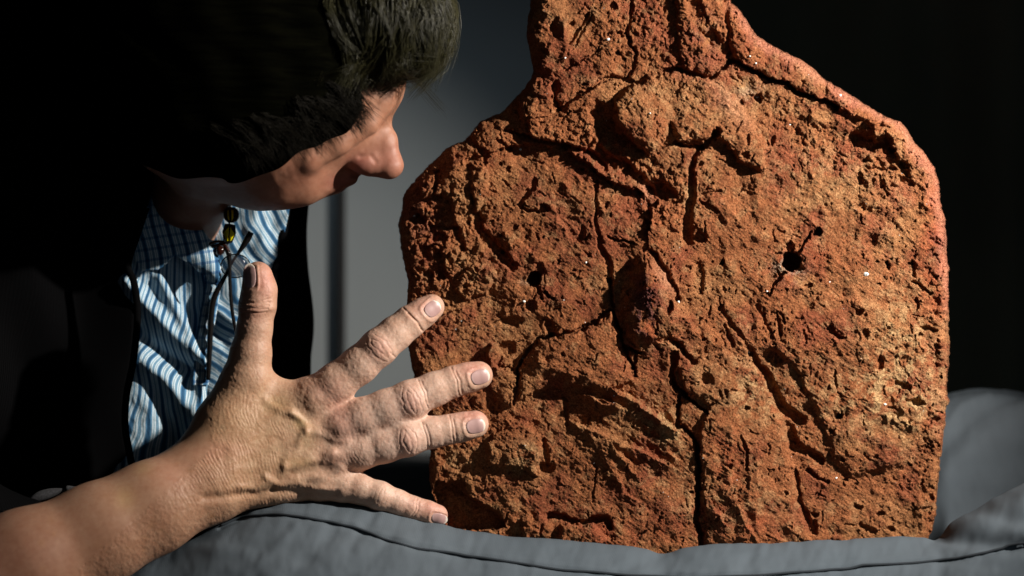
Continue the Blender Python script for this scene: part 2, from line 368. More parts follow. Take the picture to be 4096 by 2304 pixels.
plate([(1770,670),(1850,640),(1890,690),(1880,830),(1830,905),(1800,800),(1740,780)], 18, 9, 14)
plate([(1680,720),(1740,690),(1740,770),(1690,800)], 16, 8, 10)
plate([(1850,1090),(1900,1060),(1975,1070),(1980,1110),(1940,1170),(1860,1200),(1820,1150)], 20, 10, 14)
plate([(1956,1370),(1992,1380),(1995,1430),(1985,1475),(1958,1475),(1950,1430)], 24, 8, 10)
plate([(1977,1477),(2035,1472),(2064,1501),(2069,1573),(2044,1631),(1986,1607),(1960,1540)], 14, 7, 8)
plate([(1980,1740),(2060,1690),(2104,1697),(2152,1745),(2157,1803),(2150,1900),(2060,1860),(1960,1860),(1940,1800)], 20, 9, 8, 0.04, 0)
plate([(2108,1420),(2150,1365),(2250,1345),(2330,1325),(2440,1255),(2480,1400),(2530,1520),(2440,1560),(2300,1540),(2150,1560),(2075,1600),(2085,1480)], 14, 8, 16)
plate([(2250,2105),(2300,2090),(2380,2100),(2425,2160),(2400,2190),(2240,2190)], 30, 12, 14)
plate([(2085,2080),(2160,2060),(2210,2110),(2200,2170),(2090,2160)], 18, 10, 12)
plate([(3480,480),(3560,470),(3640,540),(3700,620),(3650,700),(3590,640),(3560,580),(3500,560)], 22, 14, 10)
plate([(2720,1470),(2850,1410),(2990,1430),(3070,1530),(3095,1640),(3145,1720),(3170,1870),(3195,2000),(3240,2160),(3000,2230),(2830,2200),(2812,1900),(2800,1720),(2850,1620),(2740,1560)], 14, 10, 16)
plate([(3086,1380),(3170,1450),(3230,1560),(3300,1700),(3340,1830),(3400,1900),(3640,1850),(3740,1500),(3640,1250),(3300,1180)], 12, 18, 8)
# dark recessed patch, lower left
plate([(1751,1928),(1848,1928),(1872,1986),(1949,2030),(1997,2054),(2022,2102),(1978,2112),(1809,2120),(1770,2064),(1737,1967)], -62, 7)
# nose
NOSE = [(2533,1050),(2575,1020),(2612,1030),(2683,1147),(2705,1180),(2700,1215),(2738,1270),(2707,1320),(2625,1378),(2557,1407),(2509,1340),(2494,1243),(2505,1147)]
plate(NOSE, 16, 24, 30)
ridge2([(2480,800,0),(2525,890,10),(2570,1000,24),(2610,1085,34),(2648,1170,38),(2664,1265,26),(2640,1330,8)], 60)
ridge([(2560,1330),(2620,1335),(2700,1295),(2730,1270)], 24, 20)
smooth_m = np.clip(blob0(2200, 800, 260, 200) + blob0(2300, 1150, 160, 150) + blob0(2000, 1350, 200, 130) + blob0(2280, 1480, 230, 130) + blob0(2620, 1560, 160, 120) + blob0(2500, 1950, 260, 170) + blob0(3150, 800, 330, 200) + blob0(3330, 1900, 300, 200) + blob0(2920, 1800, 110, 300) + blob0(2200, 180, 160, 140), 0, 1)
# --- trenches and holes
for p in [([(2369,600),(2432,645),(2500,668),(2557,712),(2590,751),(2612,815)], 34, 44, 22), ([(2395,440),(2430,500),(2440,590)], 40, 22, 50),
          ([(2620,745),(2655,775),(2690,800)], 40, 30, 30), ([(2790,1060),(2800,1110),(2790,1160)], 26, 20, 22),
          ([(3480,545),(3440,545),(3420,560)], 22, 26, 16), ([(3420,560),(3480,580),(3545,565)], 34, 52, 26), ([(2780,20),(2800,90),(2840,150),(2890,190)], 32, 26, 30)]:
    crack(*p)
pit(2655, 770, 46, 34, 24, .5); pit(2500, 560, 30, 26, 16); pit(2797, 948, 26, 26, 36, .3); pit(2840, 160, 40, 34, 18)
# hard cracks: points, half width, depth, end half width
for p in [([(2227,442),(2270,415),(2309,382),(2367,353),(2411,319),(2449,304),(2507,319),(2551,333),(2585,314)], 7, 26, 9),
 ([(2522,-60),(2522,0),(2527,87),(2502,130),(2527,184),(2546,217),(2536,270),(2512,304)], 8, 26, 7), ([(2353,48),(2333,97),(2299,145),(2275,169)], 6, 16),
 ([(2368,60),(2335,120),(2300,180)], 4, 12), ([(2406,193),(2357,222),(2299,256),(2266,285)], 5, 13), ([(2024,522),(2097,546),(2150,565),(2217,570),(2266,585),(2328,599),(2382,633),(2420,676)], 10, 34, 14),
 ([(2227,333),(2212,386),(2227,435)], 12, 24, 16), ([(2804,587),(2770,635),(2763,732),(2760,800),(2751,867),(2746,910),(2752,965)], 11, 42, 26), ([(2707,572),(2760,588),(2804,592),(2842,553),(2876,524)], 13, 42, 12),
 ([(2660,283),(2700,278),(2743,285),(2792,302),(2840,314),(2893,275),(2917,246)], 9, 34, 8), ([(2917,246),(2956,251),(3000,280),(3062,309),(3111,329),(3149,333),(3183,367),(3231,386),(3289,401),(3347,430)], 11, 40, 9),
 ([(2840,314),(2880,345),(2920,385)], 6, 14, 4), ([(3514,700),(3530,745),(3548,782)], 6, 14), ([(3470,670),(3520,678),(3577,675)], 7, 16), ([(3248,927),(3230,950),(3210,980)], 4, 14), ([(3196,1010),(3220,970),(3244,939)], 6, 24, 4),
 ([(3138,1093),(3100,1132),(3080,1175)], 6, 24, 4), ([(2140,720),(2128,755),(2085,800),(2075,822),(2110,842),(2150,845)], 12, 24, 9), ([(1909,857),(1914,911),(1948,964),(1977,983),(2011,1027),(2050,1062)], 17, 36, 22),
 ([(1721,900),(1770,908),(1827,915)], 8, 22), ([(1755,1020),(1765,1100)], 20, 36), ([(1880,563),(1915,590),(1948,616),(1938,650)], 16, 32, 12), ([(1996,563),(2040,601)], 10, 20), ([(1752,690),(1740,775)], 11, 24, 7), ([(1820,915),(1840,960),(1850,1000)], 14, 26),
 ([(2384,722),(2386,838),(2379,877),(2393,935),(2408,1007),(2437,1055),(2439,1128)], 5, 20, 14), ([(2439,1122),(2442,1195),(2461,1267),(2480,1340),(2500,1398),(2533,1475),(2543,1504)], 10, 34, 6), ([(2500,1390),(2540,1405),(2560,1412)], 12, 34, 6),
 ([(2601,1002),(2648,1060),(2690,1135),(2712,1195)], 10, 42, 13), ([(2437,950),(2470,960),(2538,973)], 7, 16, 4), ([(2813,775),(2850,768),(2886,766)], 5, 13), ([(2809,814),(2840,828),(2871,848)], 7, 15),
 ([(2200,1340),(2248,1335),(2297,1330),(2321,1316),(2384,1287),(2413,1258),(2442,1243)], 8, 30, 5), ([(2205,1338),(2151,1361),(2107,1419),(2073,1472),(2069,1535),(2049,1622)], 7, 30, 5), ([(2151,1148),(2165,1197)], 10, 24, 6), ([(2175,1172),(2213,1201)], 6, 22, 4),
 ([(2195,1300),(2210,1330)], 17, 26), ([(2001,1467),(2049,1477)], 7, 16), ([(2543,1422),(2533,1475)], 7, 24), ([(2635,1362),(2673,1347),(2722,1388),(2751,1427),(2780,1451)], 9, 34, 13), ([(2698,1417),(2688,1509),(2712,1562),(2746,1586),(2780,1615),(2833,1654)], 16, 46, 5),
 ([(2717,1586),(2712,1654),(2709,1710),(2731,1706),(2770,1740),(2785,1784),(2792,1870),(2792,1962),(2789,2035),(2785,2083),(2799,2131),(2806,2168),(2812,2290)], 8, 55, 11),
 ([(2200,2064),(2248,2069),(2320,2097),(2369,2078),(2427,2073),(2441,2110)], 15, 44, 12), ([(3003,1412),(3032,1455),(3070,1499),(3088,1552),(3109,1600),(3138,1640),(3201,1680)], 12, 36, 26), ([(3157,1708),(3177,1785),(3235,1809),(3283,1842)], 26, 42, 18),
 ([(3177,1886),(3196,2007),(3225,2065),(3254,2130)], 12, 28, 16), ([(3230,1882),(3270,1912),(3312,1925)], 12, 24, 6), ([(2964,1751),(2985,1800),(2990,1880)], 7, 16), ([(3319,1314),(3350,1345),(3377,1357)], 13, 24, 6), ([(3657,1130),(3690,1150),(3725,1174)], 10, 22, 6),
 ([(3590,1536),(3638,1551)], 9, 20), ([(3650,1050),(3657,1100)], 8, 18), ([(3339,1473),(3348,1556)], 4, 16), ([(3441,2101),(3500,2126)], 9, 22), ([(1790,1260),(1840,1240)], 5, 10), ([(2175,1760),(2190,1850)], 12, 18), ([(2260,1620),(2268,1700)], 10, 14),
 ([(2385,1870),(2378,1940),(2372,2010)], 4, 12), ([(2880,1230),(2950,1330),(3000,1400)], 8, 12, 12), ([(3030,1220),(3060,1290),(3090,1350)], 7, 12), ([(3110,1250),(3118,1340)], 5, 12), ([(2900,1300),(2930,1380)], 7, 14)]:
    crack(*p)
# scarps: high side to the upper right
for p in [([(1985,605),(2100,575),(2260,592),(2390,690),(2450,735),(2560,765),(2605,830),(2600,890)], 22, 130), ([(2700,1712),(2610,1650),(2540,1600),(2480,1570)], 34, 70), ([(2456,1610),(2420,1592),(2375,1585)], 22, 50), ([(2673,1856),(2635,1835),(2557,1793),(2490,1776)], 20, 55), ([(2538,1885),(2509,1841),(2475,1806)], 16, 40),
          ([(2462,1755),(2393,1723),(2316,1695)], 15, 45), ([(2790,1330),(2740,1250)], 14, 40), ([(3650,1690),(3560,1660)], 10, 40), ([(2900,2090),(2860,2030)], 12, 40), ([(3020,2140),(2985,2080),(2960,2020)], 12, 40),
          ([(2300,960),(2250,900),(2230,860)], 8, 40), ([(2120,1000),(2060,950)], 8, 40), ([(3520,900),(3460,860),(3420,820)], 10, 40), ([(3400,1080),(3340,1030)], 8, 40), ([(2960,880),(2920,820)], 10, 40), ([(2560,2010),(2500,1960),(2480,1910)], 9, 40)]:
    scarp(*p)
for p in [(3167,1045,36,38,190,0,1.5),(3157,985,16,24,36,.3),(3200,1075,16,14,40),(3271,924,13,17,70,0,1.5),(2887,1045,9,14,30),(3235,1141,15,9,22),(2136,1113,24,27,150,0,1.5),(2158,1075,22,26,26),(2175,833,21,19,30),(2150,845,14,10,18),
 (2030,679,11,12,20),(2059,906,8,12,22),(2015,1007,10,9,18),(2001,940,8,8,16),(1755,949,30,22,34),(1672,877,34,20,34),(1700,1000,26,22,22),(1710,1110,24,30,24),(2471,215,11,11,40),(2495,237,9,5,16),(2210,110,16,18,22),(2284,92,12,10,16),(2450,25,14,14,22),(2340,60,9,9,16),
 (2480,135,14,12,16),(3034,392,17,16,34),(2968,415,12,9,22),(2983,620,16,12,26),(2990,560,12,20,16),(3090,560,10,18,16),(3567,598,17,13,36),(3440,593,10,8,16),(3745,970,30,17,20,.5),(3736,1023,13,11,20),(3630,728,34,17,28,.5),(3441,714,12,24,26),(3548,1062,11,19,26),(3615,660,20,16,26),
 (2680,1228,13,30,55,.25),(2050,1285,48,22,20),(2126,1225,22,26,26),(2025,1395,38,30,24),(2825,1515,26,24,24),(3355,1669,13,13,34),(3322,1727,12,11,28),(3308,1705,6,6,20),(2984,1635,12,9,24),(3259,2060,18,10,28,.5),(3433,2027,22,9,28,.4),(3370,1838,8,7,22),(3380,1920,10,7,22),(3143,1969,10,7,24),
 (3459,1338,14,26,24),(3522,1449,16,30,28),(3435,1251,13,13,24),(3667,1213,10,22,22),(3715,1314,34,11,26,.3),(3681,1338,11,9,24),(3667,1609,38,13,30,.2),(3546,1053,9,9,20),(3749,1386,13,14,20),(3353,1671,9,9,20),(3519,2053,18,9,24),(3722,1995,13,17,26),(3557,2116,22,9,24),(3263,2100,12,18,22),
 (2417,1600,36,14,20,.2),(2175,1870,42,24,32),(2330,1760,7,5,18),(2915,1865,14,12,20),(2875,1915,10,8,18),(3420,1345,26,22,10),(3480,960,30,28,12),(3600,1450,40,30,8),(2620,1900,20,10,8),(2330,930,14,30,9),(2580,890,9,5,16),(2884,1050,8,8,10),(2425,820,8,14,18),(2460,760,7,16,18),(2800,655,14,8,18),(3315,1555,8,14,18),(3640,1860,8,8,18),(3500,1830,10,6,14)]:
    pit(*p)
# crumbly texture: coarse lumps where the surface has broken away
def blob(x, y, rx, ry, rot=0): 
    X, Y = U - x, V - y; cs, sn = math.cos(rot), math.sin(rot)
    return np.exp(-(((X * cs + Y * sn) / rx) ** 2 + ((-X * sn + Y * cs) / ry) ** 2))
crumb = np.clip(blob(1760, 1020, 230, 330) + 1.0 * blob(2520, 690, 260, 90, .6) + 0.8 * blob(2640, 790, 120, 110) + 0.6 * blob(3250, 560, 330, 90, .5) + 0.7 * blob(3560, 660, 110, 160) + 0.5 * blob(2620, 120, 260, 260) + 0.6 * blob(2320, 560, 200, 90) + 0.5 * blob(1900, 1900, 230, 260) + 0.4 * blob(3650, 1400, 130, 300) + 0.4 * blob(2850, 100, 120, 160), 0, 1)
f1, f2 = worley(wx, wy, 34, 1); H += crumb * ((f2 - f1) * 22 - 9)
f1, f2 = worley(wx, wy, 70, 2); H += crumb * ((f2 - f1) * 24 - 9) * 0.6
f1, f2 = worley(wx + 3 * fbm(U, V, 9, 2, 44), wy, 15, 3); H += (0.10 + crumb) * ((f2 - f1) * 7 - 3)
# everywhere: grain, drag marks, straw impressions
H += fbm(U, V, 110, 3, 49, 0.5, True) * 10 * (0.4 + ss(-.3, .3, fbm(U, V, 260, 2, 47)))
mid = fbm(U, V, 55, 4, 51, 0.5); H += mid * 9 * (1 - .5 * smooth_m)
H += fbm(U, V, 20, 4, 57, 0.62) * 3.6
dr = fbm((U * 0.8 + V * 0.6) , (V * 0.8 - U * 0.6) * 3.0, 42, 4, 61, 0.6, True); H += (dr - 0.2) * 3.4
rg = ss(-.25, .3, fbm(U, V, 170, 3, 73)) * .8 + .2; rg = rg * (1 - .6 * smooth_m); H -= 6 * rg * ss(0.42, 0.68, fbm(U, V, 22, 3, 71, 0.6))
H -= 14 * rg * ss(0.56, 0.72, fbm(U * 1.3, V, 17, 2, 77, 0.5))
rs = np.random.default_rng(11)
for i in range(520):                       # straw impressions and small pock marks
    x, y = rs.uniform(1620, 3780), rs.uniform(-40, 2200); an = rs.choice([rs.normal(1.5, .35), rs.normal(0.6, .5), rs.uniform(0, 3.1)]); L = rs.uniform(10, 48)
    if rs.random() < 0.55: crack([(x, y), (x + math.cos(an) * L, y + math.sin(an) * L)], rs.uniform(2.2, 4.5), rs.uniform(5, 12))
    elif rs.random() < 0.5: ridge([(x, y), (x + math.cos(an) * L, y + math.sin(an) * L)], rs.uniform(3, 5), rs.uniform(4, 8))
    else: pit(x, y, rs.uniform(4, 8), rs.uniform(4, 8), rs.uniform(10, 24))
H += ss(110, 30, dO) * (fbm(U, V, 34, 3, 131, 0.6) * 9 + fbm(U, V, 80, 2, 135) * 8); H -= ss(110, 30, dO) * 14 * ss(0.3, 0.6, fbm(U, V, 30, 3, 139))
# rounded rim: the face turns back towards the edge
RW = np.interp(V, [-300, 100, 400, 700, 1200, 1700, 2300], [60, 75, 90, 80, 70, 60, 60])
right = ss(2600, 3300, U + (1000 - V) * 0.6)
RW = RW * (1 - right) + np.interp(V, [-300, 200, 500, 900, 1300, 1700, 2300], [50, 56, 60, 52, 38, 30, 38]) * right
q = np.clip(1 - np.maximum(dOn, 0) / RW, 0, 1)
back = RW * (1 - np.sqrt(np.maximum(1 - (q * 0.985) ** 2, 0)))
edgef = np.clip(dOn / RW, 0, 1) ** 0.5
W = 40 - (H * (0.75 + 0.25 * edgef)) + back * 1.25
# --- colour of the clay, with lit flanks painted in
def mixc(c, col, m): return c + (np.array(col, np.float32) - c) * m[..., None]
C = np.empty(U.shape + (3,), np.float32); C[:] = (0.375, 0.140, 0.052)
C = mixc(C, (0.43, 0.205, 0.080), ss(-0.15, 0.45, fbm(U, V, 190, 4, 81)) * 0.8)
C = mixc(C, (0.30, 0.085, 0.038), ss(0.0, 0.5, fbm(U, V, 130, 4, 85)) * 0.8)
C = mixc(C, (0.50, 0.31, 0.14), ss(0.15, 0.55, fbm(U, V, 45, 4, 89, 0.6)) * 0.4)
ochre = np.clip(blob(3620, 1430, 150, 300) + .8 * blob(3450, 1600, 260, 120) + .7 * blob(3000, 1560, 160, 140) + .8 * blob(2690, 1760, 60, 150, -.3) + .6 * blob(2950, 2000, 200, 90) + .7 * blob(1800, 1840, 90, 50) + .8 * blob(2100, 1830, 60, 70) + .7 * blob(1930, 1110, 70, 50) + .5 * blob(2950, 350, 110, 60) + .5 * blob(2550, 1650, 150, 70, .5) + .4 * blob(3300, 700, 300, 200) + .6 * blob(2760, 800, 40, 120) + .5 * blob(2670, 1370, 90, 50) + .3 * blob(2700, 500, 200, 200), 0, 1)
C = mixc(C, (0.60, 0.41, 0.19), ochre * ss(-0.25, 0.35, fbm(U, V, 26, 4, 93, 0.6)) * 0.85)
red = np.clip(blob(3170, 1060, 130, 110) + blob(3740, 1000, 60, 380) + .9 * blob(2640, 1340, 90, 60) + .8 * blob(2560, 1180, 70, 130) + .9 * blob(2900, 1860, 60, 120) + .8 * blob(3000, 2090, 120, 60) + .6 * blob(2560, 2120, 260, 60) + .5 * blob(3350, 1680, 90, 90) + .4 * blob(2920, 150, 60, 160) + .5 * blob(2640, 900, 90, 60) + .4 * blob(1700, 820, 90, 160), 0, 1)
C = mixc(C, (0.42, 0.105, 0.040), red * ss(-0.3, 0.3, fbm(U, V, 40, 4, 97)) * 0.8)
pink = ss(52, 6, dO + fbm(U, V, 50, 3, 111) * 26) * ss(2850, 3000, U) * ss(1400, 1100, V); C = mixc(C, (0.58, 0.25, 0.155), pink * 0.6)
lit_flank = np.clip(blob(2662, 1110, 26, 70, -.45) + .7 * blob(2585, 760, 20, 60, -.3) + .6 * blob(2930, 430, 40, 110, -.7), 0, 1); C = mixc(C, (0.62, 0.31, 0.17), lit_flank * 0.8)  # flanks turned to the lamp painted paler, light put into the colour
purp = np.clip(1.2 * blob(2580, 1200, 48, 110, -.1) + .8 * blob(2570, 1310, 50, 50) + .6 * blob(3175, 1100, 60, 55) + .5 * blob(2830, 130, 60, 110) + .35 * blob(1690, 900, 90, 200) + .5 * blob(3740, 980, 30, 50), 0, 1)
C = mixc(C, (0.17, 0.065, 0.065), purp * ss(-0.35, 0.15, fbm(U, V, 30, 4, 101)) * 0.85)
grey = np.clip(blob(3120, 1065, 34, 40) + .9 * blob(3190, 1085, 30, 16) + .5 * blob(2100, 1125, 22, 18) + .5 * blob(2995, 370, 60, 36), 0, 1)
C = mixc(C, (0.46, 0.40, 0.28), grey * ss(-0.3, 0.2, fbm(U, V, 18, 3, 105)) * 0.7)
C *= np.array((0.86, 0.79, 0.80), np.float32)
# --- mesh: keep the grid inside the outline, snap its rim to the line, add the side wall and back
keep = dOn > 0
fz = keep[:-1, :-1] & keep[1:, :-1] & keep[1:, 1:] & keep[:-1, 1:]
gxx, gyy = np.gradient(dOn, ST); gm = np.hypot(gxx, gyy) + 1e-6
cnt = np.zeros(U.shape, np.int8); cnt[:-1, :-1] += fz; cnt[1:, :-1] += fz; cnt[1:, 1:] += fz; cnt[:-1, 1:] += fz
used = cnt > 0; rim = used & (cnt < 4)
sh = np.where(rim, np.clip(dOn / gm, 0, 1.5 * ST), 0)
U2 = U - gxx / gm * sh; V2 = V - gyy / gm * sh
idx = -np.ones(U.shape, np.int64); idx[used] = np.arange(used.sum())
x, y, z = PW(U2[used], V2[used], W[used]); VV = np.stack([x, y, z], 1)
i, j = np.nonzero(fz)
F = np.stack([idx[i, j], idx[i, j + 1], idx[i + 1, j + 1], idx[i + 1, j]], 1)      # wound to face the camera
F = F[:, ::-1]
# boundary edges (directed)
fzp = np.pad(fz, 1)
E = []
for (di, dj, a, b) in ((0, -1, (0, 0), (1, 0)), (1, 0, (1, 0), (1, 1)), (0, 1, (1, 1), (0, 1)), (-1, 0, (0, 1), (0, 0))):
    nb_ = fzp[1 + di: 1 + di + fz.shape[0], 1 + dj: 1 + dj + fz.shape[1]]
    i, j = np.nonzero(fz & ~nb_); E.append(np.stack([idx[i + a[0], j + a[1]], idx[i + b[0], j + b[1]]], 1))
E = np.concatenate(E); rv = np.unique(E); rmap = -np.ones(len(VV), np.int64); rmap[rv] = np.arange(len(rv))
ru, rvv, rw = U2[used][rv], V2[used][rv], W[used][rv]
cx, cy = 2680.0, 1150.0
layers = [rv]; allv = [VV]; base = len(VV); Fs = [F]; Cc = [C[used]]
LAY = [(90, 4), (160, 1.5), (230, 0), (300, 2), (360, 7), (410, 18)]
prev = rv
for li, (dw, ins) in enumerate(LAY):
    n_ = fbm(np.arctan2(rvv - cy, ru - cx) * 500, rw * 0 + dw * 0.8, 90, 4, 120) * 12
    dx, dy = cx - ru, cy - rvv; L = np.hypot(dx, dy)
    uu = ru + dx / L * (ins * 2 + n_ - 3); vv_ = rvv + dy / L * (ins * 2 + n_ - 3)
    x, y, z = PW(uu, vv_, np.full_like(ru, 100 + dw)); allv.append(np.stack([x, y, z], 1)); cur = base + np.arange(len(rv)); base += len(rv)
    a, b = rmap[E[:, 0]], rmap[E[:, 1]]
    Fs.append(np.stack([prev[a], prev[b], cur[b], cur[a]], 1)); prev = cur
    Cc.append(C[used][rv] * 0.9)
cidx = base; x, y, z = PW([cx], [cy], [520]); allv.append(np.stack([x, y, z], 1)); Cc.append(np.array([[.4, .14, .05]], np.float32))
a, b = rmap[E[:, 0]], rmap[E[:, 1]]
slab = mesh_np("clay_slab", np.concatenate(allv), np.concatenate(Fs), M_CLAY, None, {"col": ('C', np.concatenate(Cc))})
# close the back with one fan (triangles need their own face size)
import bmesh
me = slab.data
bmx = bmesh.new(); ring = {}
vb = [bmx.verts.new(np.concatenate(allv)[k]) for k in prev]; cvb = bmx.verts.new(np.concatenate(allv)[cidx])
for p, q_ in zip(a, b):
    try: bmx.faces.new((vb[p], vb[q_], cvb))
    except ValueError: pass
bme = bpy.data.meshes.new("slab_back"); bmx.to_mesh(bme); bmx.free(); bme.materials.append(M_CLAY)
ca = bme.color_attributes.new("col", 'FLOAT_COLOR', 'POINT')
ca.data.foreach_set("color", np.tile(np.array([.36, .13, .05, 1], np.float32), len(bme.vertices)))
ob = bpy.data.objects.new("back_face", bme); COL.objects.link(ob); ob.parent = slab
tag(slab, "cracked terracotta slab with a rough modelled face and narrow neck, standing on grey cushion", "clay slab")
# pale mineral flecks pressed into the clay
def slab_w(u, v):
    i = int(round((u - gu[0]) / ST)); j = int(round((v - gv[0]) / ST)); return float(W[i, j])
FL = [(3028,388,9),(2260,232,6),(2433,157,7),(2081,597,7),(1655,863,7),(2344,1050,6),(2600,452,5),(1825,1318,9),(2097,1206,8),(3465,1097,14),(2714,1208,8),(3318,1128,5),(2995,1408,7),(3540,1617,8),(3159,499,5),(3361,381,9),(3023,253,6),(2456,1583,4),(2455,1612,4),(2091,1434,4),(3345,1912,6),(3782,1210,8),(3000,224,5),(2948,1920,3),(3783,1490,6),(2255,1200,3),(3068,1165,6),(2340,1290,3),(1845,1284,3)]
for i in range(60): FL.append((rs.uniform(1680, 3720), rs.uniform(20, 2100), rs.uniform(1.0, 2.4)))
FV, FF = [], []
for (u, v, r) in FL:
    if not (gu[0] < u < gu[-1]) or dO[int(round((u - gu[0]) / ST)), int(round((v - gv[0]) / ST))] < 14: continue
    w = slab_w(u, v); an = rs.uniform(0, 3.1); k0 = len(FV)
    for k in range(6):
        q_ = k / 6 * 6.283; rr = r * rs.uniform(.6, 1.1); FV.append(P3(u + rr * math.cos(q_ + an), v + rr * .8 * math.sin(q_ + an), w - 1 - rs.uniform(0, 1.5)))
    for k in range(6):
        q_ = k / 6 * 6.283; FV.append(P3(u + r * .5 * math.cos(q_ + an), v + r * .5 * math.sin(q_ + an), w - 1.5 - r * rs.uniform(.2, .6)))
    for k in range(6):
        k2 = (k + 1) % 6; FF.append((k0 + k, k0 + k2, k0 + 6 + k2, k0 + 6 + k))
    FF.append((k0 + 6, k0 + 7, k0 + 8, k0 + 9)); FF.append((k0 + 6, k0 + 9, k0 + 10, k0 + 11))
fo_ = mesh_np("mineral_flecks", np.array(FV), np.array(FF), M_FLECK, slab, smooth=False); fo_['kind'] = 'stuff'
# ------------------------------------------------------------------ cushion
KU = np.array([-900,-300,200,500,700,850,1010,1130,1280,1363,1500,1595,1700,1800,1880,2000,2150,2280,2400,2550,2640,2700,2760,2850,3000,3200,3350,3500,3640,3720,3760,3800,3860,3950,4096,4400,4900])
KT = np.array([2560,2480,2400,2290,2190,2110,2047,2012,2012,2020,2040,2064,2085,2108,2124,2140,2150,2164,2172,2186,2204,2196,2178,2168,2166,2160,2156,2150,2143,2138,2128,2100,2068,2025,1952,1860,1900])
KB = np.interp(np.arange(0), [0], [0])
uu = np.arange(-900, 4901, 7.0)
vt = np.interp(uu, KU, KT); ker = np.hanning(11); ker /= ker.sum(); vt = np.convolve(np.pad(vt, 5, 'edge'), ker, 'valid')
vb_ = np.interp(uu, [-900, 1200, 1800, 2600, 3300, 3700, 3800, 3900, 4100, 4500, 4900], [2400, 2140, 2000, 1960, 1760, 1620, 1585, 1568, 1560, 1600, 1760])
vb_ = np.convolve(np.pad(vb_, 15, 'edge'), np.hanning(31) / np.hanning(31).sum(), 'valid')
# profile of each column: (v, w) control points from back bottom, over the back lobe, valley, front lobe, front bottom
prof = []
for k in range(len(uu)):
    t_, b_ = vt[k], vb_[k]; low = 2690
    R = ss(3650, 3800, uu[k]); val = 2330 * (1 - R) + 2120 * R
    pts = [(low, 1150), (0.5 * (low + b_), 1330), (b_ + 40, 1190), (b_, 1020), (b_ + 55, 840), (0.45 * b_ + 0.55 * val, 690), (val, 540), (max(val, t_ + 90 * (1 - R)) , 300), (t_ + 60 * (1 - R) - 5 * R, 90), (t_, -60 + 40 * R), (t_ + 55, -190), (t_ + 190, -300), (t_ + 350, -360), (max(low - 60, t_ + 430), -330), (low, -230), (low + 6, 300)]
    prof.append(pts)
prof = np.array(prof)                                   # (n, m, 2)
m0 = prof.shape[1]; sub = 14
ext = np.concatenate([prof[:, -1:], prof, prof[:, :2]], 1)
outp = []
for i in range(1, m0 + 1):
    a_, b_, c_, e_ = ext[:, i - 1], ext[:, i], ext[:, i + 1], ext[:, i + 2]
    for k in range(sub):
        q = k / sub; outp.append(0.5 * (2 * b_ + (c_ - a_) * q + (2 * a_ - 5 * b_ + 4 * c_ - e_) * q * q + (3 * b_ - a_ - 3 * c_ + e_) * q ** 3))
G = np.stack(outp, 1)                                    # (n, M, 2)
UU = np.repeat(uu[:, None], G.shape[1], 1); VVc = G[..., 0].copy(); WWc = G[..., 1].copy()
# folds: move along the local normal in the (v, w) plane
dv = np.roll(VVc, -1, 1) - np.roll(VVc, 1, 1); dw = np.roll(WWc, -1, 1) - np.roll(WWc, 1, 1); L = np.hypot(dv, dw) + 1e-6
nv, nw = -dw / L * -1, dv / L * -1
front = ss(250, 0, WWc); 
def fold(pts, w, h, msk):
    best = np.full(UU.shape, 1e9)
    for i in range(len(pts) - 1):
        dd, _, _ = seg_dist(UU, VVc, *pts[i], *pts[i + 1]); best = np.minimum(best, dd)
    return h * np.exp(-(best / w) ** 2) * msk
disp = fbm(UU * 0.9 + VVc * 0.4, VVc * 2.4, 330, 3, 201) * 16 + fbm(UU * 1.5, VVc, 150, 3, 205) * 5
disp += fbm(UU * 2.2 + VVc * 0.9, VVc * 0.7, 160, 3, 208) * 4 * front
SEAM = [(880,2110),(960,2075),(1060,2062),(1150,2063),(1280,2084),(1400,2108),(1520,2150),(1640,2188),(1780,2210),(1940,2235),(2200,2274),(2380,2293),(2600,2306),(2900,2308),(3200,2292),(3400,2272),(3500,2262),(3650,2250),(3800,2236),(3900,2222),(4000,2196),(4096,2172),(4400,2150)]
disp += fold(SEAM, 9, -9, front) + fold([(p[0], p[1] - 16) for p in SEAM], 8, 3.5, front)
for p in [([(3745,2128),(3860,2150),(3980,2175),(4096,2178)], 34, -26), ([(3770,2090),(3860,2078),(3960,2100),(4096,2130)], 40, 8), ([(3800,2060),(3900,2040),(4000,2060),(4096,2085)], 36, -8), ([(3830,2020),(3940,2008),(4096,2040)], 44, 8),
          ([(2680,2200),(2560,2245),(2480,2290)], 26, -7), ([(1500,2060),(1440,2130),(1400,2200)], 22, -6), ([(1330,2120),(1250,2230),(1150,2304)], 30, -8), ([(1180,2110),(1080,2220),(980,2304)], 24, 7), ([(1560,2160),(1480,2240),(1400,2304)], 26, -7), ([(1900,2150),(1860,2230)], 22, -5), ([(3050,2170),(3030,2260)], 26, 5)]:
    disp += fold(p[0], p[1], p[2], ss(420, 250, WWc))
bk = ss(500, 620, WWc)
for p in [([(3760,1800),(3900,1660),(4096,1560)], 30, -13), ([(3770,1900),(3950,1740),(4200,1640)], 44, 15), ([(3780,1700),(3850,1620),(3950,1580)], 18, 7), ([(3760,2040),(3900,1900),(4200,1800)], 50, -12)]:
    disp += fold(p[0], p[1], p[2], bk)
VVc += nv * disp; WWc += nw * disp
x, y, z = PW(UU.ravel(), VVc.ravel(), WWc.ravel()); n_, M_ = UU.shape
ii, jj = np.meshgrid(np.arange(n_ - 1), np.arange(M_), indexing='ij'); j2 = (jj + 1) % M_
F = np.stack([ii * M_ + jj, ii * M_ + j2, (ii + 1) * M_ + j2, (ii + 1) * M_ + jj], -1).reshape(-1, 4)
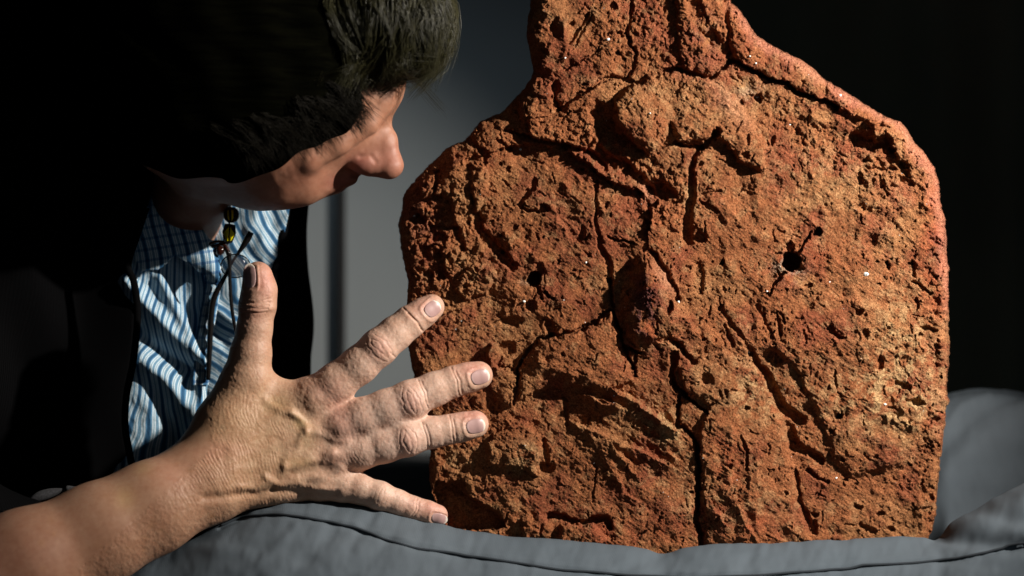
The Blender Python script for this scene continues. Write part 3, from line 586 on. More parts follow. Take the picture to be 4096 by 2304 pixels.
# end caps: collapse toward the section centre with rings
vv3 = [np.stack([x, y, z], 1)]; FF_ = [F]; base = n_ * M_
for e, sgn in ((0, -1), (n_ - 1, 1)):
    c_ = np.array([UU[e, 0], VVc[e].mean(), WWc[e].mean()]); prev = e * M_ + np.arange(M_)
    for r, off in ((0.85, 120), (0.55, 210), (0.02, 250)):
        x, y, z = PW(np.full(M_, c_[0] + sgn * off), c_[1] + (VVc[e] - c_[1]) * r, c_[2] + (WWc[e] - c_[2]) * r); vv3.append(np.stack([x, y, z], 1))
        cur_ = base + np.arange(M_); base += M_; k2 = np.roll(np.arange(M_), -1)
        q = np.stack([prev, cur_, cur_[k2], prev[k2]], 1); FF_.append(q if sgn > 0 else q[:, ::-1]); prev = cur_
cush = mesh_np("cushion", np.concatenate(vv3), np.concatenate(FF_), M_CUSH)
tag(cush, "blue grey cloth cushion with a dark seam, cradling the foot of the clay slab", "cushion")
# seam thread lies in its groove
ok = (WWc < -75) & (WWc > -420)
sp = smooth_curve(SEAM, 8); pts = []
for (su, sv) in sp:
    k = int(round((su + 900) / 7.0)); k = min(max(k, 0), n_ - 1); col = np.where(ok[k], np.abs(VVc[k] - sv), 1e9)
    j = int(np.argmin(col)); sg_ = 1.0 if nv[k, j] * (VVc[k, j] - 2560) + nw[k, j] * (WWc[k, j] - 200) > 0 else -1.0; pts.append((su, VVc[k, j] + sg_ * nv[k, j] * 4.5, WWc[k, j] + sg_ * nw[k, j] * 4.5))
pa = np.array(pts); kk = np.hanning(9); kk /= kk.sum()
for c_ in (1, 2): pa[:, c_] = np.convolve(np.pad(pa[:, c_], 4, 'edge'), kk, 'valid')
pts = [tuple(P3(*p)) for p in pa]
tv, tf = tube(pts, 5.2 * S, 8)
mesh_np("seam", tv, tf, M_SEAM, cush)
# ------------------------------------------------------------------ person: one continuous body from a blended distance field
def smin(a, b, k):
    h = np.maximum(k - np.abs(a - b), 0) / k
    return np.minimum(a, b) - h * h * k * 0.25
def cap(p, q, fl=1.0):
    """tapered limb between p=(u,v,w,r) and q; fl flattens it in depth"""
    return ('cap', np.array(p, float), np.array(q, float), fl)
def ell(c, r, rot=0.0): return ('ell', np.array(c, float), np.array(r, float), rot)
def prim(X, pr):
    if pr[0] == 'cap':
        _, p, q, fl = pr
        ax, ay, az = q[0] - p[0], q[1] - p[1], q[2] - p[2]; L = ax * ax + ay * ay + az * az + 1e-9
        dx, dy, dz = X[0] - p[0], X[1] - p[1], X[2] - p[2]
        t = np.clip((dx * ax + dy * ay + dz * az) / L, 0, 1)
        ex, ey, ez = dx - t * ax, dy - t * ay, (dz - t * az) / fl
        return (np.sqrt(ex * ex + ey * ey + ez * ez) - (p[3] + (q[3] - p[3]) * t)) * min(1.0, fl)
    _, c, r, rot = pr; cs, sn = math.cos(rot), math.sin(rot)
    dx, dy, dz = X[0] - c[0], X[1] - c[1], X[2] - c[2]; ex = dx * cs + dy * sn; ey = -dx * sn + dy * cs
    k0 = np.sqrt((ex / r[0]) ** 2 + (ey / r[1]) ** 2 + (dz / r[2]) ** 2) + 1e-6
    k1 = np.sqrt((ex / r[0] ** 2) ** 2 + (ey / r[1] ** 2) ** 2 + (dz / r[2] ** 2) ** 2) + 1e-9
    return k0 * (k0 - 1) / k1
def chain(pts, fl=1.0): return [cap(pts[i], pts[i + 1], fl) for i in range(len(pts) - 1)]
G_HAND = [   # (primitives, blend inside, blend onto the rest)
 (chain([(-700,2620,-300,270),(-300,2455,-330,252),(100,2270,-290,222),(400,2132,-240,192),(600,2035,-200,176),(800,1930,-150,163)], 0.85), 60, 60),
 ([cap((820,1915,-130,160),(905,1850,-115,140),0.72), cap((880,1800,-105,120),(1240,1600,-75,82),0.85), cap((900,1850,-110,120),(1350,1705,-80,80),0.8), cap((900,1890,-110,120),(1330,1825,-75,76),0.8), cap((900,1930,-100,120),(1262,1925,-65,74),0.85)], 50, 70),
 (chain([(880,1770,-90,118),(905,1690,-85,118),(985,1520,-85,96),(1003,1415,-88,80),(1018,1314,-90,68),(1030,1222,-90,71),(1038,1160,-90,66),(1031,1106,-92,60)]), 26, 80),
 ([cap((990,1560,-70,70),(1170,1590,-65,52),0.7)], 10, 60),
 (chain([(1260,1592,-85,84),(1345,1530,-100,77),(1437,1460,-112,74),(1516,1389,-116,73),(1580,1335,-104,67),(1640,1287,-90,62),(1690,1252,-78,56),(1727,1228,-72,51)]), 22, 34),
 (chain([(1370,1707,-92,80),(1460,1668,-104,77),(1545,1636,-112,76),(1642,1598,-116,75),(1740,1556,-100,66),(1815,1527,-88,60),(1870,1512,-80,58),(1915,1501,-74,56)]), 22, 34),
 (chain([(1350,1825,-84,74),(1450,1806,-96,68),(1540,1783,-106,66),(1630,1755,-110,68),(1735,1729,-94,60),(1800,1717,-86,56),(1850,1708,-80,55),(1900,1697,-74,55)]), 22, 34),
 (chain([(1290,1932,-70,70),(1370,1945,-78,62),(1440,1958,-84,57),(1518,1984,-86,57),(1590,2011,-76,50),(1650,2034,-68,47),(1705,2050,-62,46),(1748,2060,-58,43)]), 20, 34)]
G_HEAD = [
 ([ell((900,240,-40),(560,510,450)), ell((1330,300,-60),(300,260,240)), ell((1250,520,40),(230,200,220))], 120, 60),
 (chain([(1575,312,-150,46),(1520,400,-165,48),(1470,490,-178,46),(1350,568,-195,50),(1230,625,-190,60),(1110,640,-150,70)]), 20, 46),       # brow ridge, outer eye corner, cheekbone
 ([ell((1075,680,0),(180,155,170)), ell((1200,690,0),(116,118,140)), ell((1130,640,-90),(110,80,100))], 90, 70),                                  # cheek
 (chain([(1532,400,-60,30),(1524,470,-50,30),(1545,560,-44,40),(1562,650,-40,48)]), 24, 40),                           # bridge of the nose
 ([ell((1455,560,-40),(80,100,62), 0.3), ell((1490,600,-30),(60,60,56))], 30, 40),
 ([ell((1556,664,-40),(55,51,56)), ell((1500,672,-10),(58,34,50))], 30, 24),
 ([ell((1464,660,-60),(56,38,38))], 20, 44),             # tip and wing
 ([cap((1425,640,40,62),(1335,678,60,84)), cap((1300,686,60,94),(1180,690,20,110))], 40, 24),                        # upper jaw
 ([ell((1388,716,40),(42,26,40)), ell((1340,742,50),(36,24,38))], 10, 16),                                           # lips
 ([ell((1262,716,80),(80,64,70))], 10, 30),                                                                          # chin
 (chain([(1200,690,40,120),(1000,690,60,132),(820,640,60,150),(700,560,40,150)]), 60, 50),                          # jaw
 (chain([(860,560,120,190),(770,760,330,150),(690,980,640,165)]), 60, 70),                                              # neck
]
G_TORSO = [
 (chain([(-700,2620,-300,262),(-560,2100,60,290),(-350,1500,420,330),(-50,1200,650,330),(500,1150,800,300),(820,1330,1050,260)]), 80, 90),
 ([ell((380,1700,1000),(640,780,480)), ell((620,1300,950),(430,420,380))], 120, 120)]
BODY = G_HEAD + G_TORSO + G_HAND
def field(X, groups):
    d = None
    for prs, ki, ko in groups:
        g = None
        for pr in prs:
            e = prim(X, pr); g = e if g is None else smin(g, e, ki)
        d = g if d is None else smin(d, g, ko)
    return d
def field_far(X, groups, cut=260.0):
    """same field, primitives evaluated only near their own box"""
    return field(X, groups)
def surface(fn, lo, hi, h, band=2.6):
    nx, ny, nz = [int(math.ceil((b - a) / h)) + 1 for a, b in zip(lo, hi)]
    cs = 5; H_ = h * cs
    cx_, cy_, cz_ = [np.arange(lo[i], hi[i] + 2 * H_, H_) for i in range(3)]
    A = np.meshgrid(cx_, cy_, cz_, indexing='ij'); dc = fn([a.ravel().astype(np.float32) for a in A]).reshape(A[0].shape)
    near = np.abs(dc) < H_ * band
    Fv = np.empty((nx, ny, nz), np.float32)
    ix = np.minimum((np.arange(nx) / cs + 0.5).astype(int), dc.shape[0] - 1); iy = np.minimum((np.arange(ny) / cs + 0.5).astype(int), dc.shape[1] - 1); iz = np.minimum((np.arange(nz) / cs + 0.5).astype(int), dc.shape[2] - 1)
    Fv[:] = dc[np.ix_(ix, iy, iz)]; act = near[np.ix_(ix, iy, iz)]
    i, j, k = np.nonzero(act)
    X = [(lo[0] + i * h).astype(np.float32), (lo[1] + j * h).astype(np.float32), (lo[2] + k * h).astype(np.float32)]
    out = np.empty(len(i), np.float32)
    for s_ in range(0, len(i), 400000): out[s_:s_ + 400000] = fn([q[s_:s_ + 400000] for q in X])
    Fv[i, j, k] = out
    neg = Fv < 0
    c = np.zeros((nx - 1, ny - 1, nz - 1), np.int8)
    for a in (0, 1):
        for b in (0, 1):
            for e in (0, 1): c += neg[a:nx - 1 + a, b:ny - 1 + b, e:nz - 1 + e]
    i, j, k = np.nonzero((c > 0) & (c < 8)); n = len(i)
    cid = -np.ones((nx - 1, ny - 1, nz - 1), np.int32); cid[i, j, k] = np.arange(n)
    P = np.zeros((n, 3)); ct = np.zeros(n)
    cor = {(a, b, e): Fv[i + a, j + b, k + e] for a in (0, 1) for b in (0, 1) for e in (0, 1)}
    for ax in range(3):
        for a in (0, 1):
            for b in (0, 1):
                p = [a, b]; p.insert(ax, 0); q = [a, b]; q.insert(ax, 1)
                f0, f1_ = cor[tuple(p)], cor[tuple(q)]; m_ = (f0 < 0) != (f1_ < 0)
                t_ = np.where(m_, f0 / np.where(m_, f0 - f1_, 1), 0)
                vec = np.array(p, float)[None] + 0; add = np.repeat(vec, n, 0); add[:, ax] += t_
                P += add * m_[:, None]; ct += m_
    P = P / ct[:, None] + np.stack([i, j, k], 1); P = P * h + np.array(lo)
    Fq = []
    for ax in range(3):
        a1, a2 = [(1, 2), (2, 0), (0, 1)][ax]
        s0 = [slice(None)] * 3; s1 = [slice(None)] * 3; s0[ax] = slice(0, -1); s1[ax] = slice(1, None)
        ch = neg[tuple(s0)] != neg[tuple(s1)]
        e = np.stack(np.nonzero(ch), 1)
        e = e[(e[:, a1] > 0) & (e[:, a2] > 0) & (e[:, a1] < neg.shape[a1] - 1) & (e[:, a2] < neg.shape[a2] - 1)]
        inside0 = neg[e[:, 0], e[:, 1], e[:, 2]]
        def cell(o1, o2):
            q = e.copy(); q[:, a1] -= o1; q[:, a2] -= o2; return cid[q[:, 0], q[:, 1], q[:, 2]]
        quad = np.stack([cell(1, 1), cell(0, 1), cell(0, 0), cell(1, 0)], 1)
        quad[~inside0] = quad[~inside0][:, ::-1]; Fq.append(quad)
    return P, np.concatenate(Fq)
def bfield(X): return field(X, BODY)
P, Fq = surface(bfield, (-1000, -340, -620), (2020, 2900, 1500), 12.0)
# refine the skin that faces the camera: two rounds of 1-to-4 splitting with local patches kept watertight by bmesh
bm = bmesh.new()
bv = [bm.verts.new(p) for p in P]
for f in Fq:
    try: bm.faces.new([bv[k] for k in f])
    except ValueError: pass
def vis_hand(c): return -80 < c[0] < 1900 and 1000 < c[1] < 2420 and (c[1] > 2560 - c[0] * 0.9 or c[0] > 840) and c[2] < 40
def vis_face(c): return c[0] > 800 and 250 < c[1] < 900 and c[2] < 120
for it, sel in ((0, lambda c: vis_hand(c) or vis_face(c)), (1, vis_hand)):
    es = set()
    for f in bm.faces:
        c = f.calc_center_median()
        if sel(c): es.update(f.edges)
    bmesh.ops.subdivide_edges(bm, edges=list(es), cuts=1, use_grid_fill=True)
bmesh.ops.triangulate(bm, faces=[f for f in bm.faces if len(f.verts) > 4])
bm.verts.index_update()
P = np.array([v.co for v in bm.verts], np.float64)
quads = [[v.index for v in f.verts] for f in bm.faces]
bm.free()
def grad(fn, P_, e=1.5):
    X = [P_[:, i].astype(np.float64) for i in range(3)]; g = []
    for i in range(3):
        A = [q.copy() for q in X]; B = [q.copy() for q in X]; A[i] += e; B[i] -= e; g.append((fn(A) - fn(B)) / (2 * e))
    g = np.stack(g, 1); return g, fn(X)
for it in range(2):
    g, d_ = grad(bfield, P); gl = (g * g).sum(1) + 1e-6; P -= g * (np.clip(d_, -14, 14) / gl)[:, None] * 0.9
g, d_ = grad(bfield, P); N = g / (np.linalg.norm(g, axis=1, keepdims=True) + 1e-9)
u_, v_, w_ = P[:, 0], P[:, 1], P[:, 2]
# ---- skin relief (all distances in layout units), only where it faces outwards on the back of hand and arm
dh = np.zeros(len(P)); facing = ss(0.05, 0.5, -N[:, 2]); hand = ((u_ > -200) & (v_ > 980) & ((v_ > 2560 - u_ * 0.9) | (u_ > 830)) & (w_ < 60)).astype(float) * facing
def along(pts, w, h, sc=hand):
    global dh
    a_ = np.array(pts); m_ = (u_ > a_[:, 0].min() - 4 * w) & (u_ < a_[:, 0].max() + 4 * w) & (v_ > a_[:, 1].min() - 4 * w) & (v_ < a_[:, 1].max() + 4 * w)
    if not m_.any(): return
    wob_ = fbm(u_[m_], v_[m_], 40, 2, 301) * 5
    best = np.full(m_.sum(), 1e9)
    for i in range(len(pts) - 1):
        dd, _, _ = seg_dist(u_[m_] + wob_, v_[m_] + wob_ * .5, *pts[i], *pts[i + 1]); best = np.minimum(best, dd)
    dh[m_] += h * np.exp(-(best / w) ** 2) * sc[m_]
def knuckle(x, y, ang, L, Wd, amp, rings=3):
    """folded skin over a finger joint: nested oval creases"""
    global dh
    cs, sn = math.cos(ang), math.sin(ang); X, Y = u_ - x, v_ - y; a_ = (X * cs + Y * sn) / L; b_ = (-X * sn + Y * cs) / Wd
    nz = fbm(u_, v_, 26, 3, 311) * 0.22
    r = np.sqrt(a_ ** 2 + b_ ** 2) + nz
    m_ = np.exp(-(np.maximum(r - 0.7, 0) / 0.45) ** 2) * hand
    lens_ = np.abs(a_) + 0.38 * b_ ** 2 + nz * 0.8; m_ = np.exp(-np.maximum(lens_ - 0.62, 0) ** 2 / 0.09) * ss(1.25, 0.75, np.abs(b_)) * hand
    cr_ = np.cos(lens_ * rings * 6.283 + 2.6 + fbm(u_, v_, 38, 2, 317) * 1.3); dh += m_ * amp * 0.27 * (0.25 - ss(0.1, 1.0, cr_))
    dh += 5 * np.exp(-((a_ / 1.2) ** 2 + (b_ / 1.1) ** 2)) * hand
knuckle(1517, 1392, -0.72, 50, 58, 6.2, 2.2); knuckle(1645, 1606, -0.36, 50, 60, 6.4, 2.3); knuckle(1632, 1768, -0.24, 50, 55, 6.4, 2.4); knuckle(1522, 1984, 0.38, 36, 44, 3.6, 2)
for x, y, ang, L in ((1652,1278,-0.7,62),(1664,1290,-.7,50),(1822,1526,-0.3,60),(1836,1530,-.3,48),(1806,1716,-0.2,56),(1819,1718,-.2,44),(1655,2036,0.35,42),(1664,2040,.35,36),
                  (1585,1440,-.72,40),(1700,1570,-.35,46),(1712,1744,-.22,46),(1690,1575,-.35,60),(1700,1745,-.22,55)):
    px_, py_ = -math.sin(ang), math.cos(ang); cx_, cy_ = math.cos(ang), math.sin(ang)
    along([(x - px_ * L, y - py_ * L), (x + cx_ * 5, y + cy_ * 5), (x + px_ * L, y + py_ * L)], 4.0, -3.0)
for q in range(5):                        # thumb joint creases
    along([(960 + q, 1203 + q * 11), (1020, 1212 + q * 10 - (q % 2) * 6), (1085 - q * 5, 1196 + q * 13)], 3.4, -3.4)
along([(968,1238),(1040,1236),(1090,1232)], 14, 5)
# veins and tendons
VE = [([(1165,1655),(1185,1668),(1205,1680),(1222,1705),(1224,1730)], 11, 10), ([(1060,1600),(1110,1640),(1165,1655),(1195,1668)], 12, 7), ([(1224,1730),(1200,1760),(1190,1800),(1140,1840),(1130,1890)], 12, 8), ([(1110,1760),(1130,1810),(1120,1870),(1135,1900)], 11, -6),
      ([(1135,1870),(1180,1862),(1230,1850),(1290,1838),(1330,1815)], 13, 12), ([(1160,1915),(1230,1912),(1300,1905),(1360,1870)], 12, 9), ([(1060,1905),(1110,1940),(1190,1930),(1250,1950),(1330,1960)], 11, 10), ([(1100,1968),(1180,1972),(1260,1985),(1340,1975)], 12, -13), ([(820,1990),(900,1988),(985,1975),(1040,1980),(1090,1960)], 13, -13), ([(1120,1925),(1085,1960),(1075,2000)], 9, -7),
      ([(1030,1540),(1060,1500),(1110,1500),(1150,1540)], 20, 6), ([(1240,1720),(1290,1740),(1340,1760),(1390,1765)], 13, 7), ([(1240,1730),(1290,1700),(1330,1650)], 14, -5), ([(960,1950),(1020,1952),(1060,1925)], 13, 8), ([(1350,1790),(1400,1775),(1440,1740)], 10, -6), ([(1380,1870),(1420,1860),(1450,1835)], 10, -5), ([(1230,1560),(1215,1610),(1235,1650)], 9, -6), ([(1210,1540),(1260,1520),(1310,1490)], 10, 4)]
for p, wv_, hv_ in VE: along(p, wv_ * 1.35, hv_ * (0.72 if hv_ > 0 or hv_ < -10 else 0.3))
for p in ([(930,1800),(1080,1690),(1260,1590)], [(940,1840),(1150,1760),(1360,1700)], [(940,1880),(1150,1840),(1340,1815)]): along(p, 26, 5)
along([(1180,1620),(1310,1545)], 60, 5); along([(1270,1735),(1410,1690)], 60, 5); along([(1250,1835),(1370,1815)], 50, 4); along([(1260,1925),(1310,1930)], 34, 4)
# fine crosswise creases on the back of the hand and wrist
def creases(cx_, cy_, rx, ry, ang, wl, amp, seed):
    global dh
    cs, sn = math.cos(ang), math.sin(ang); ww = fbm(u_, v_, 120, 2, seed) * 26 + fbm(u_, v_, 26, 2, seed + 5) * 4; ph = (u_ * cs + v_ * sn + ww) / wl * 6.283
    m_ = np.exp(-(((u_ - cx_) / rx) ** 2 + ((v_ - cy_) / ry) ** 2) ** 1.5) * hand; br = ss(-0.35, 0.3, fbm(u_, v_, 48, 2, seed + 9))
    dh += m_ * amp * (1 - np.abs(np.sin(ph * 0.5)) * 2 + 0.6) * -br * -1 * 0.3
creases(1010, 1740, 190, 230, -0.30, 13, 2.0, 321); creases(860, 1900, 190, 170, -0.42, 14, 2.2, 331); creases(1290, 1580, 110, 80, -0.6, 14, 0.9, 341); creases(1385, 1715, 110, 70, -0.25, 14, 1.2, 351); creases(1060, 1970, 260, 70, -0.2, 13, 1.8, 361); creases(1400, 1840, 110, 90, -0.3, 12, 1.4, 371); creases(960, 1450, 90, 130, 1.1, 15, 1.2, 381)
dh += hand * (fbm(u_, v_, 12, 3, 391, 0.6) * 1.3 + fbm(u_, v_, 60, 3, 395) * 1.3)
# nail beds
NAILS = [(1730,1236,-0.72,34,31),(1920,1508,-0.30,38,31),(1902,1705,-0.20,38,31),(1757,2074,0.24,32,21),(999,1104,-1.62,48,26)]
for (x, y, ang, L, Wd) in NAILS:
    cs, sn = math.cos(ang), math.sin(ang); X, Y = u_ - x, v_ - y; a_ = (X * cs + Y * sn) / L; b_ = (-X * sn + Y * cs) / Wd
    r = np.maximum(np.abs(a_), np.abs(b_)) ; rr = (a_ ** 4 + b_ ** 4) ** 0.25
    dh += hand * (-4.0 * (1 - ss(0.75, 1.1, rr)) + 2.6 * np.exp(-((rr - 1.28) / 0.16) ** 2) * (a_ < 0.9))
# face: faint skin relief
faceM = ((u_ > 780) & (v_ < 900)).astype(float)
dh += faceM * fbm(u_, v_, 70, 3, 401) * 3.0
def along_f(pts, w, h): along(pts, w, h, faceM)
along_f([(1440,628),(1480,622),(1505,648)], 9, -5)
# nose side hollow and eye socket
P2 = P + N * dh[:, None]
# ---- skin colour
SC = np.empty((len(P), 3)); SC[:] = (0.54, 0.335, 0.235)
def sblob(x, y, rx, ry, col, a, rot=0):
    X, Y = u_ - x, v_ - y; cs, sn = math.cos(rot), math.sin(rot); m_ = np.exp(-(((X * cs + Y * sn) / rx) ** 2 + ((-X * sn + Y * cs) / ry) ** 2)) * a
    m_ = m_ * ((v_ > 950) if y > 950 else (v_ < 950))
    SC[:] = SC + (np.array(col) - SC) * m_[:, None]
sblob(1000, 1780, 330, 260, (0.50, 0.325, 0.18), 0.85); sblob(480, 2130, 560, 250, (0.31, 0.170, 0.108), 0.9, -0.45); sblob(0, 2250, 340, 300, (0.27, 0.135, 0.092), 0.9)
sblob(1600, 1700, 330, 500, (0.74, 0.54, 0.46), 0.9); sblob(1020, 1230, 100, 220, (0.54, 0.34, 0.26), 0.7)  # wide pale blob paints stronger light onto the fingers
for (x, y, rx, ry, a_) in ((1700,1225,60,45,.45),(1890,1475,70,40,.6),(1890,1660,75,38,.6),(1735,2030,70,35,.55),(1060,1120,45,80,.6),(1290,1560,80,60,.26),(1390,1705,60,90,.26),(1517,1390,45,50,.35),(1645,1606,45,55,.4),(1630,1768,40,45,.3),(1000,1255,50,40,.3),(1350,1640,40,90,.3),(1640,2010,50,30,.2),(1330,1835,80,40,.2),(860,1800,120,50,.25),(700,1880,120,70,.2),(1790,2068,20,20,.4)):
    sblob(x, y, rx, ry, (0.62, 0.27, 0.23), a_)
for (x, y, rx, ry, a_) in ((1110,1620,70,45,.35),(1200,1690,30,30,.6),(1200,1850,70,25,.4),(1230,1760,40,60,.3),(500,1990,40,50,.35),(570,1870,40,35,.3)): sblob(x, y, rx, ry, (0.50, 0.36, 0.17), a_)
if True:
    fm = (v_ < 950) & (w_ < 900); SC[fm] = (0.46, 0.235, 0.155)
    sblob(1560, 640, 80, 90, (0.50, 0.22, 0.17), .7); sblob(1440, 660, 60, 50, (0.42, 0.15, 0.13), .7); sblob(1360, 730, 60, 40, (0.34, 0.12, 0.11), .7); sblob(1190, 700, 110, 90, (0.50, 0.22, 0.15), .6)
rs2 = np.random.default_rng(5)
for i in range(46):
    x, y = rs2.uniform(150, 1250), 0; y = 2360 - x * 0.5 + rs2.uniform(-190, 150); r = rs2.uniform(5, 16); sblob(x, y, r, r * rs2.uniform(.7, 1.2), (0.36, 0.19, 0.09), rs2.uniform(.15, .4))
person = empty("person", P3(600, 1700, 700), "person in black cardigan and blue striped shirt leaning in with one hand spread", "person")
def mesh_list(name, verts, polys, mat, parent, attrs):
    me = bpy.data.meshes.new(name); verts = np.asarray(verts, np.float32) - np.array(person.matrix_basis.translation, np.float32)
    n = np.array([len(p) for p in polys], np.int32); flat = np.fromiter((k for p in polys for k in p), np.int32)
    me.vertices.add(len(verts)); me.vertices.foreach_set("co", verts.ravel()); me.loops.add(len(flat)); me.loops.foreach_set("vertex_index", flat)
    me.polygons.add(len(n)); st_ = np.zeros(len(n), np.int32); st_[1:] = np.cumsum(n)[:-1]
    me.polygons.foreach_set("loop_start", st_); me.polygons.foreach_set("loop_total", n); me.update(calc_edges=True)
    me.polygons.foreach_set("use_smooth", np.ones(len(n), bool))
    for an, arr in attrs.items():
        a_ = me.color_attributes.new(an, 'FLOAT_COLOR', 'POINT'); c_ = np.ones((len(verts), 4), np.float32); c_[:, :3] = arr; a_.data.foreach_set("color", c_.ravel())
    me.materials.append(mat); o = bpy.data.objects.new(name, me); COL.objects.link(o); o.parent = parent; return o
SC *= np.where((v_ < 950) & (w_ < 900), 0.66, 0.80)[:, None] * np.where(v_ < 950, 1.0, 1.0)[:, None] * np.array((1.0, 0.97, 0.90))  # face scaled darker than the hand: shade painted into its skin tone
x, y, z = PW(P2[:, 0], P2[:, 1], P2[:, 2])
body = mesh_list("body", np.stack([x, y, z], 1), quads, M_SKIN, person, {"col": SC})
# ---- fingernails: thin curved plates lying on the skin
def front_w(U_, V_, w0=-420.0, fn=None):
    fn = fn or (lambda X: field(X, G_HAND)); w = np.full(U_.shape, w0)
    for _ in range(60): w = w + np.clip(fn([U_, V_, w]), -20, 40) * 0.9
    return w
for (x, y, ang, L, Wd) in NAILS:
    cs, sn = math.cos(ang), math.sin(ang); n_ = 17
    A_, B_ = np.meshgrid(np.linspace(-1, 1, n_), np.linspace(-1, 1, n_), indexing='ij')
    # square to rounded-square
    Ax = A_ * np.sqrt(1 - 0.5 * B_ ** 2) * 1.06 ; Bx = B_ * np.sqrt(1 - 0.42 * A_ ** 2) * 1.04 * np.where(A_ < 0, 1 - 0.10 * A_ * A_, 1)
    Uq = x + cs * Ax * L - sn * Bx * Wd; Vq = y + sn * Ax * L + cs * Bx * Wd
    Wq = front_w(Uq, Vq); Wq = np.minimum(Wq, np.median(Wq) + 24); base_w = Wq.copy()
    Wq = Wq - 0.6 + 4.2 * (np.maximum(np.abs(A_), np.abs(B_)) > 0.97)
    Wq = np.where(A_ > 0.97, base_w - 0.2, Wq)
    top = np.stack(PW(Uq, Vq, Wq), -1).reshape(-1, 3); bot = np.stack(PW(Uq, Vq, Wq + 5), -1).reshape(-1, 3)
    f = []
    for i in range(n_ - 1):
        for j in range(n_ - 1):
            a_, b_, c_, d2 = i * n_ + j, i * n_ + j + 1, (i + 1) * n_ + j + 1, (i + 1) * n_ + j; o_ = n_ * n_
            f.append((a_, b_, c_, d2)); f.append((o_ + d2, o_ + c_, o_ + b_, o_ + a_))
    for i in range(n_ - 1):
        o_ = n_ * n_
        for (p, q) in ((i, i + 1), ((i + 1) + (n_ - 1) * n_, i + (n_ - 1) * n_), ((i + 1) * n_, i * n_), (i * n_ + n_ - 1, (i + 1) * n_ + n_ - 1)): f.append((q, p, o_ + p, o_ + q))
    cc = np.empty((n_, n_, 3)); cc[:] = (0.40, 0.245, 0.225); tipm = ss(0.72, 0.82, A_ - 0.1 * B_ * B_)[..., None]; cc = cc * (1 - tipm) + np.array((0.62, 0.55, 0.47)) * tipm
    lun = ss(-0.6, -0.8, A_ + 0.25 * B_ * B_)[..., None]; cc = cc * (1 - lun * .4) + np.array((0.58, 0.45, 0.42)) * lun * .4
    cc = cc.reshape(-1, 3)
    no = mesh_np("fingernail", np.concatenate([top, bot]), np.array(f), M_NAIL, person, {"col": ('C', np.concatenate([cc, cc]))})
# ---- hair: a mass over the skull plus loose strands
G_HAIR = [([ell((860,190,-60),(660,520,520)), ell((1500,40,-170),(290,230,270)), ell((1640,130,-190),(150,190,190))], 100, 60),
          ([ell((1160,420,-250),(290,150,150), 0.0), ell((900,520,-160),(330,190,300))], 80, 80)]
def hfield(X):
    d = field(X, G_HAIR)
    wv = np.sin((X[0] * 0.75 - X[1] * 0.55) / 26 + np.sin(X[1] / 60) * 1.2) * 5 + np.sin((X[0] + X[2]) / 47) * 6 + np.sin((X[0] * 0.3 + X[1]) / 13 + X[2] / 40) * 1.5
    return d + wv * 1.0
Ph, Fh = surface(hfield, (-40, -420, -760), (1860, 860, 600), 14.0)
x, y, z = PW(Ph[:, 0], Ph[:, 1], Ph[:, 2]); hair = mesh_np("hair", np.stack([x, y, z], 1), Fh, M_HAIRM, person)
SV, SF = [], []; base = 0; rs3 = np.random.default_rng(21)
def strand(pts, r0):
    global base
    pts = np.asarray(pts); n_ = len(pts); k = 3; out = []
    for i in range(n_):
        t_ = pts[min(i + 1, n_ - 1)] - pts[max(i - 1, 0)]; t_ = t_ / (np.linalg.norm(t_) + 1e-9); a_ = np.cross(t_, (0.3, 0.2, 1.0)); a_ /= np.linalg.norm(a_) + 1e-9; b_ = np.cross(t_, a_); r = r0 * (1 - (i / (n_ - 1)) ** 3 * 0.85)
        for j in range(k): q = 6.283 * j / k; out.append(pts[i] + r * (a_ * math.cos(q) + b_ * math.sin(q)))
    SV.append(np.array(out))
    for i in range(n_ - 1):
        for j in range(k): j2 = (j + 1) % k; SF.append((base + i * k + j, base + i * k + j2, base + (i + 1) * k + j2, base + (i + 1) * k + j))
    base += n_ * k
def proj_hair(pt, lift):
    for _ in range(4):
        X = [np.array([pt[i]]) for i in range(3)]; d = field(X, G_HAIR)[0]; g = []
        for i in range(3):
            A = [q.copy() for q in X]; A[i] += 3; g.append((field(A, G_HAIR)[0] - d) / 3)
        g = np.array(g); pt = pt - g * (d - lift) / (g @ g + 1e-6)
    return pt
# guide strands combed forward over the brow; many fibres follow each guide
guides = []
for gi in range(170):
    s0 = np.array([1180 + 460 * rs3.random() ** .6, rs3.uniform(-330, -60), rs3.uniform(-430, 60)]); 
    e0 = np.array([1560 + 190 * rs3.random() ** 0.7, rs3.uniform(160, 330), rs3.uniform(-340, -20)])
    if rs3.random() < 0.45: e0 = np.array([rs3.uniform(1330, 1570), rs3.uniform(300, 430), rs3.uniform(-400, -240)])
    mid_ = (s0 + e0) / 2 + np.array([120, -60, -60]) * rs3.uniform(.4, 1)
    lift = rs3.uniform(4, 26); pts = []
    for q in np.linspace(0, 1, 9):
        p = (1 - q) ** 2 * s0 + 2 * q * (1 - q) * mid_ + q * q * e0; pts.append(proj_hair(p, lift * (1 - .5 * q)) if q < 0.93 else None)
    dr_ = pts[7] - pts[6]; pts[8] = pts[7] + dr_ * 0.8 + np.array([rs3.normal(-6, 10), rs3.uniform(5, 26), rs3.normal(0, 8)]) if pts[8] is None else pts[8]
    if np.array(pts)[:, 0].max() < 1815: guides.append(np.array(pts))
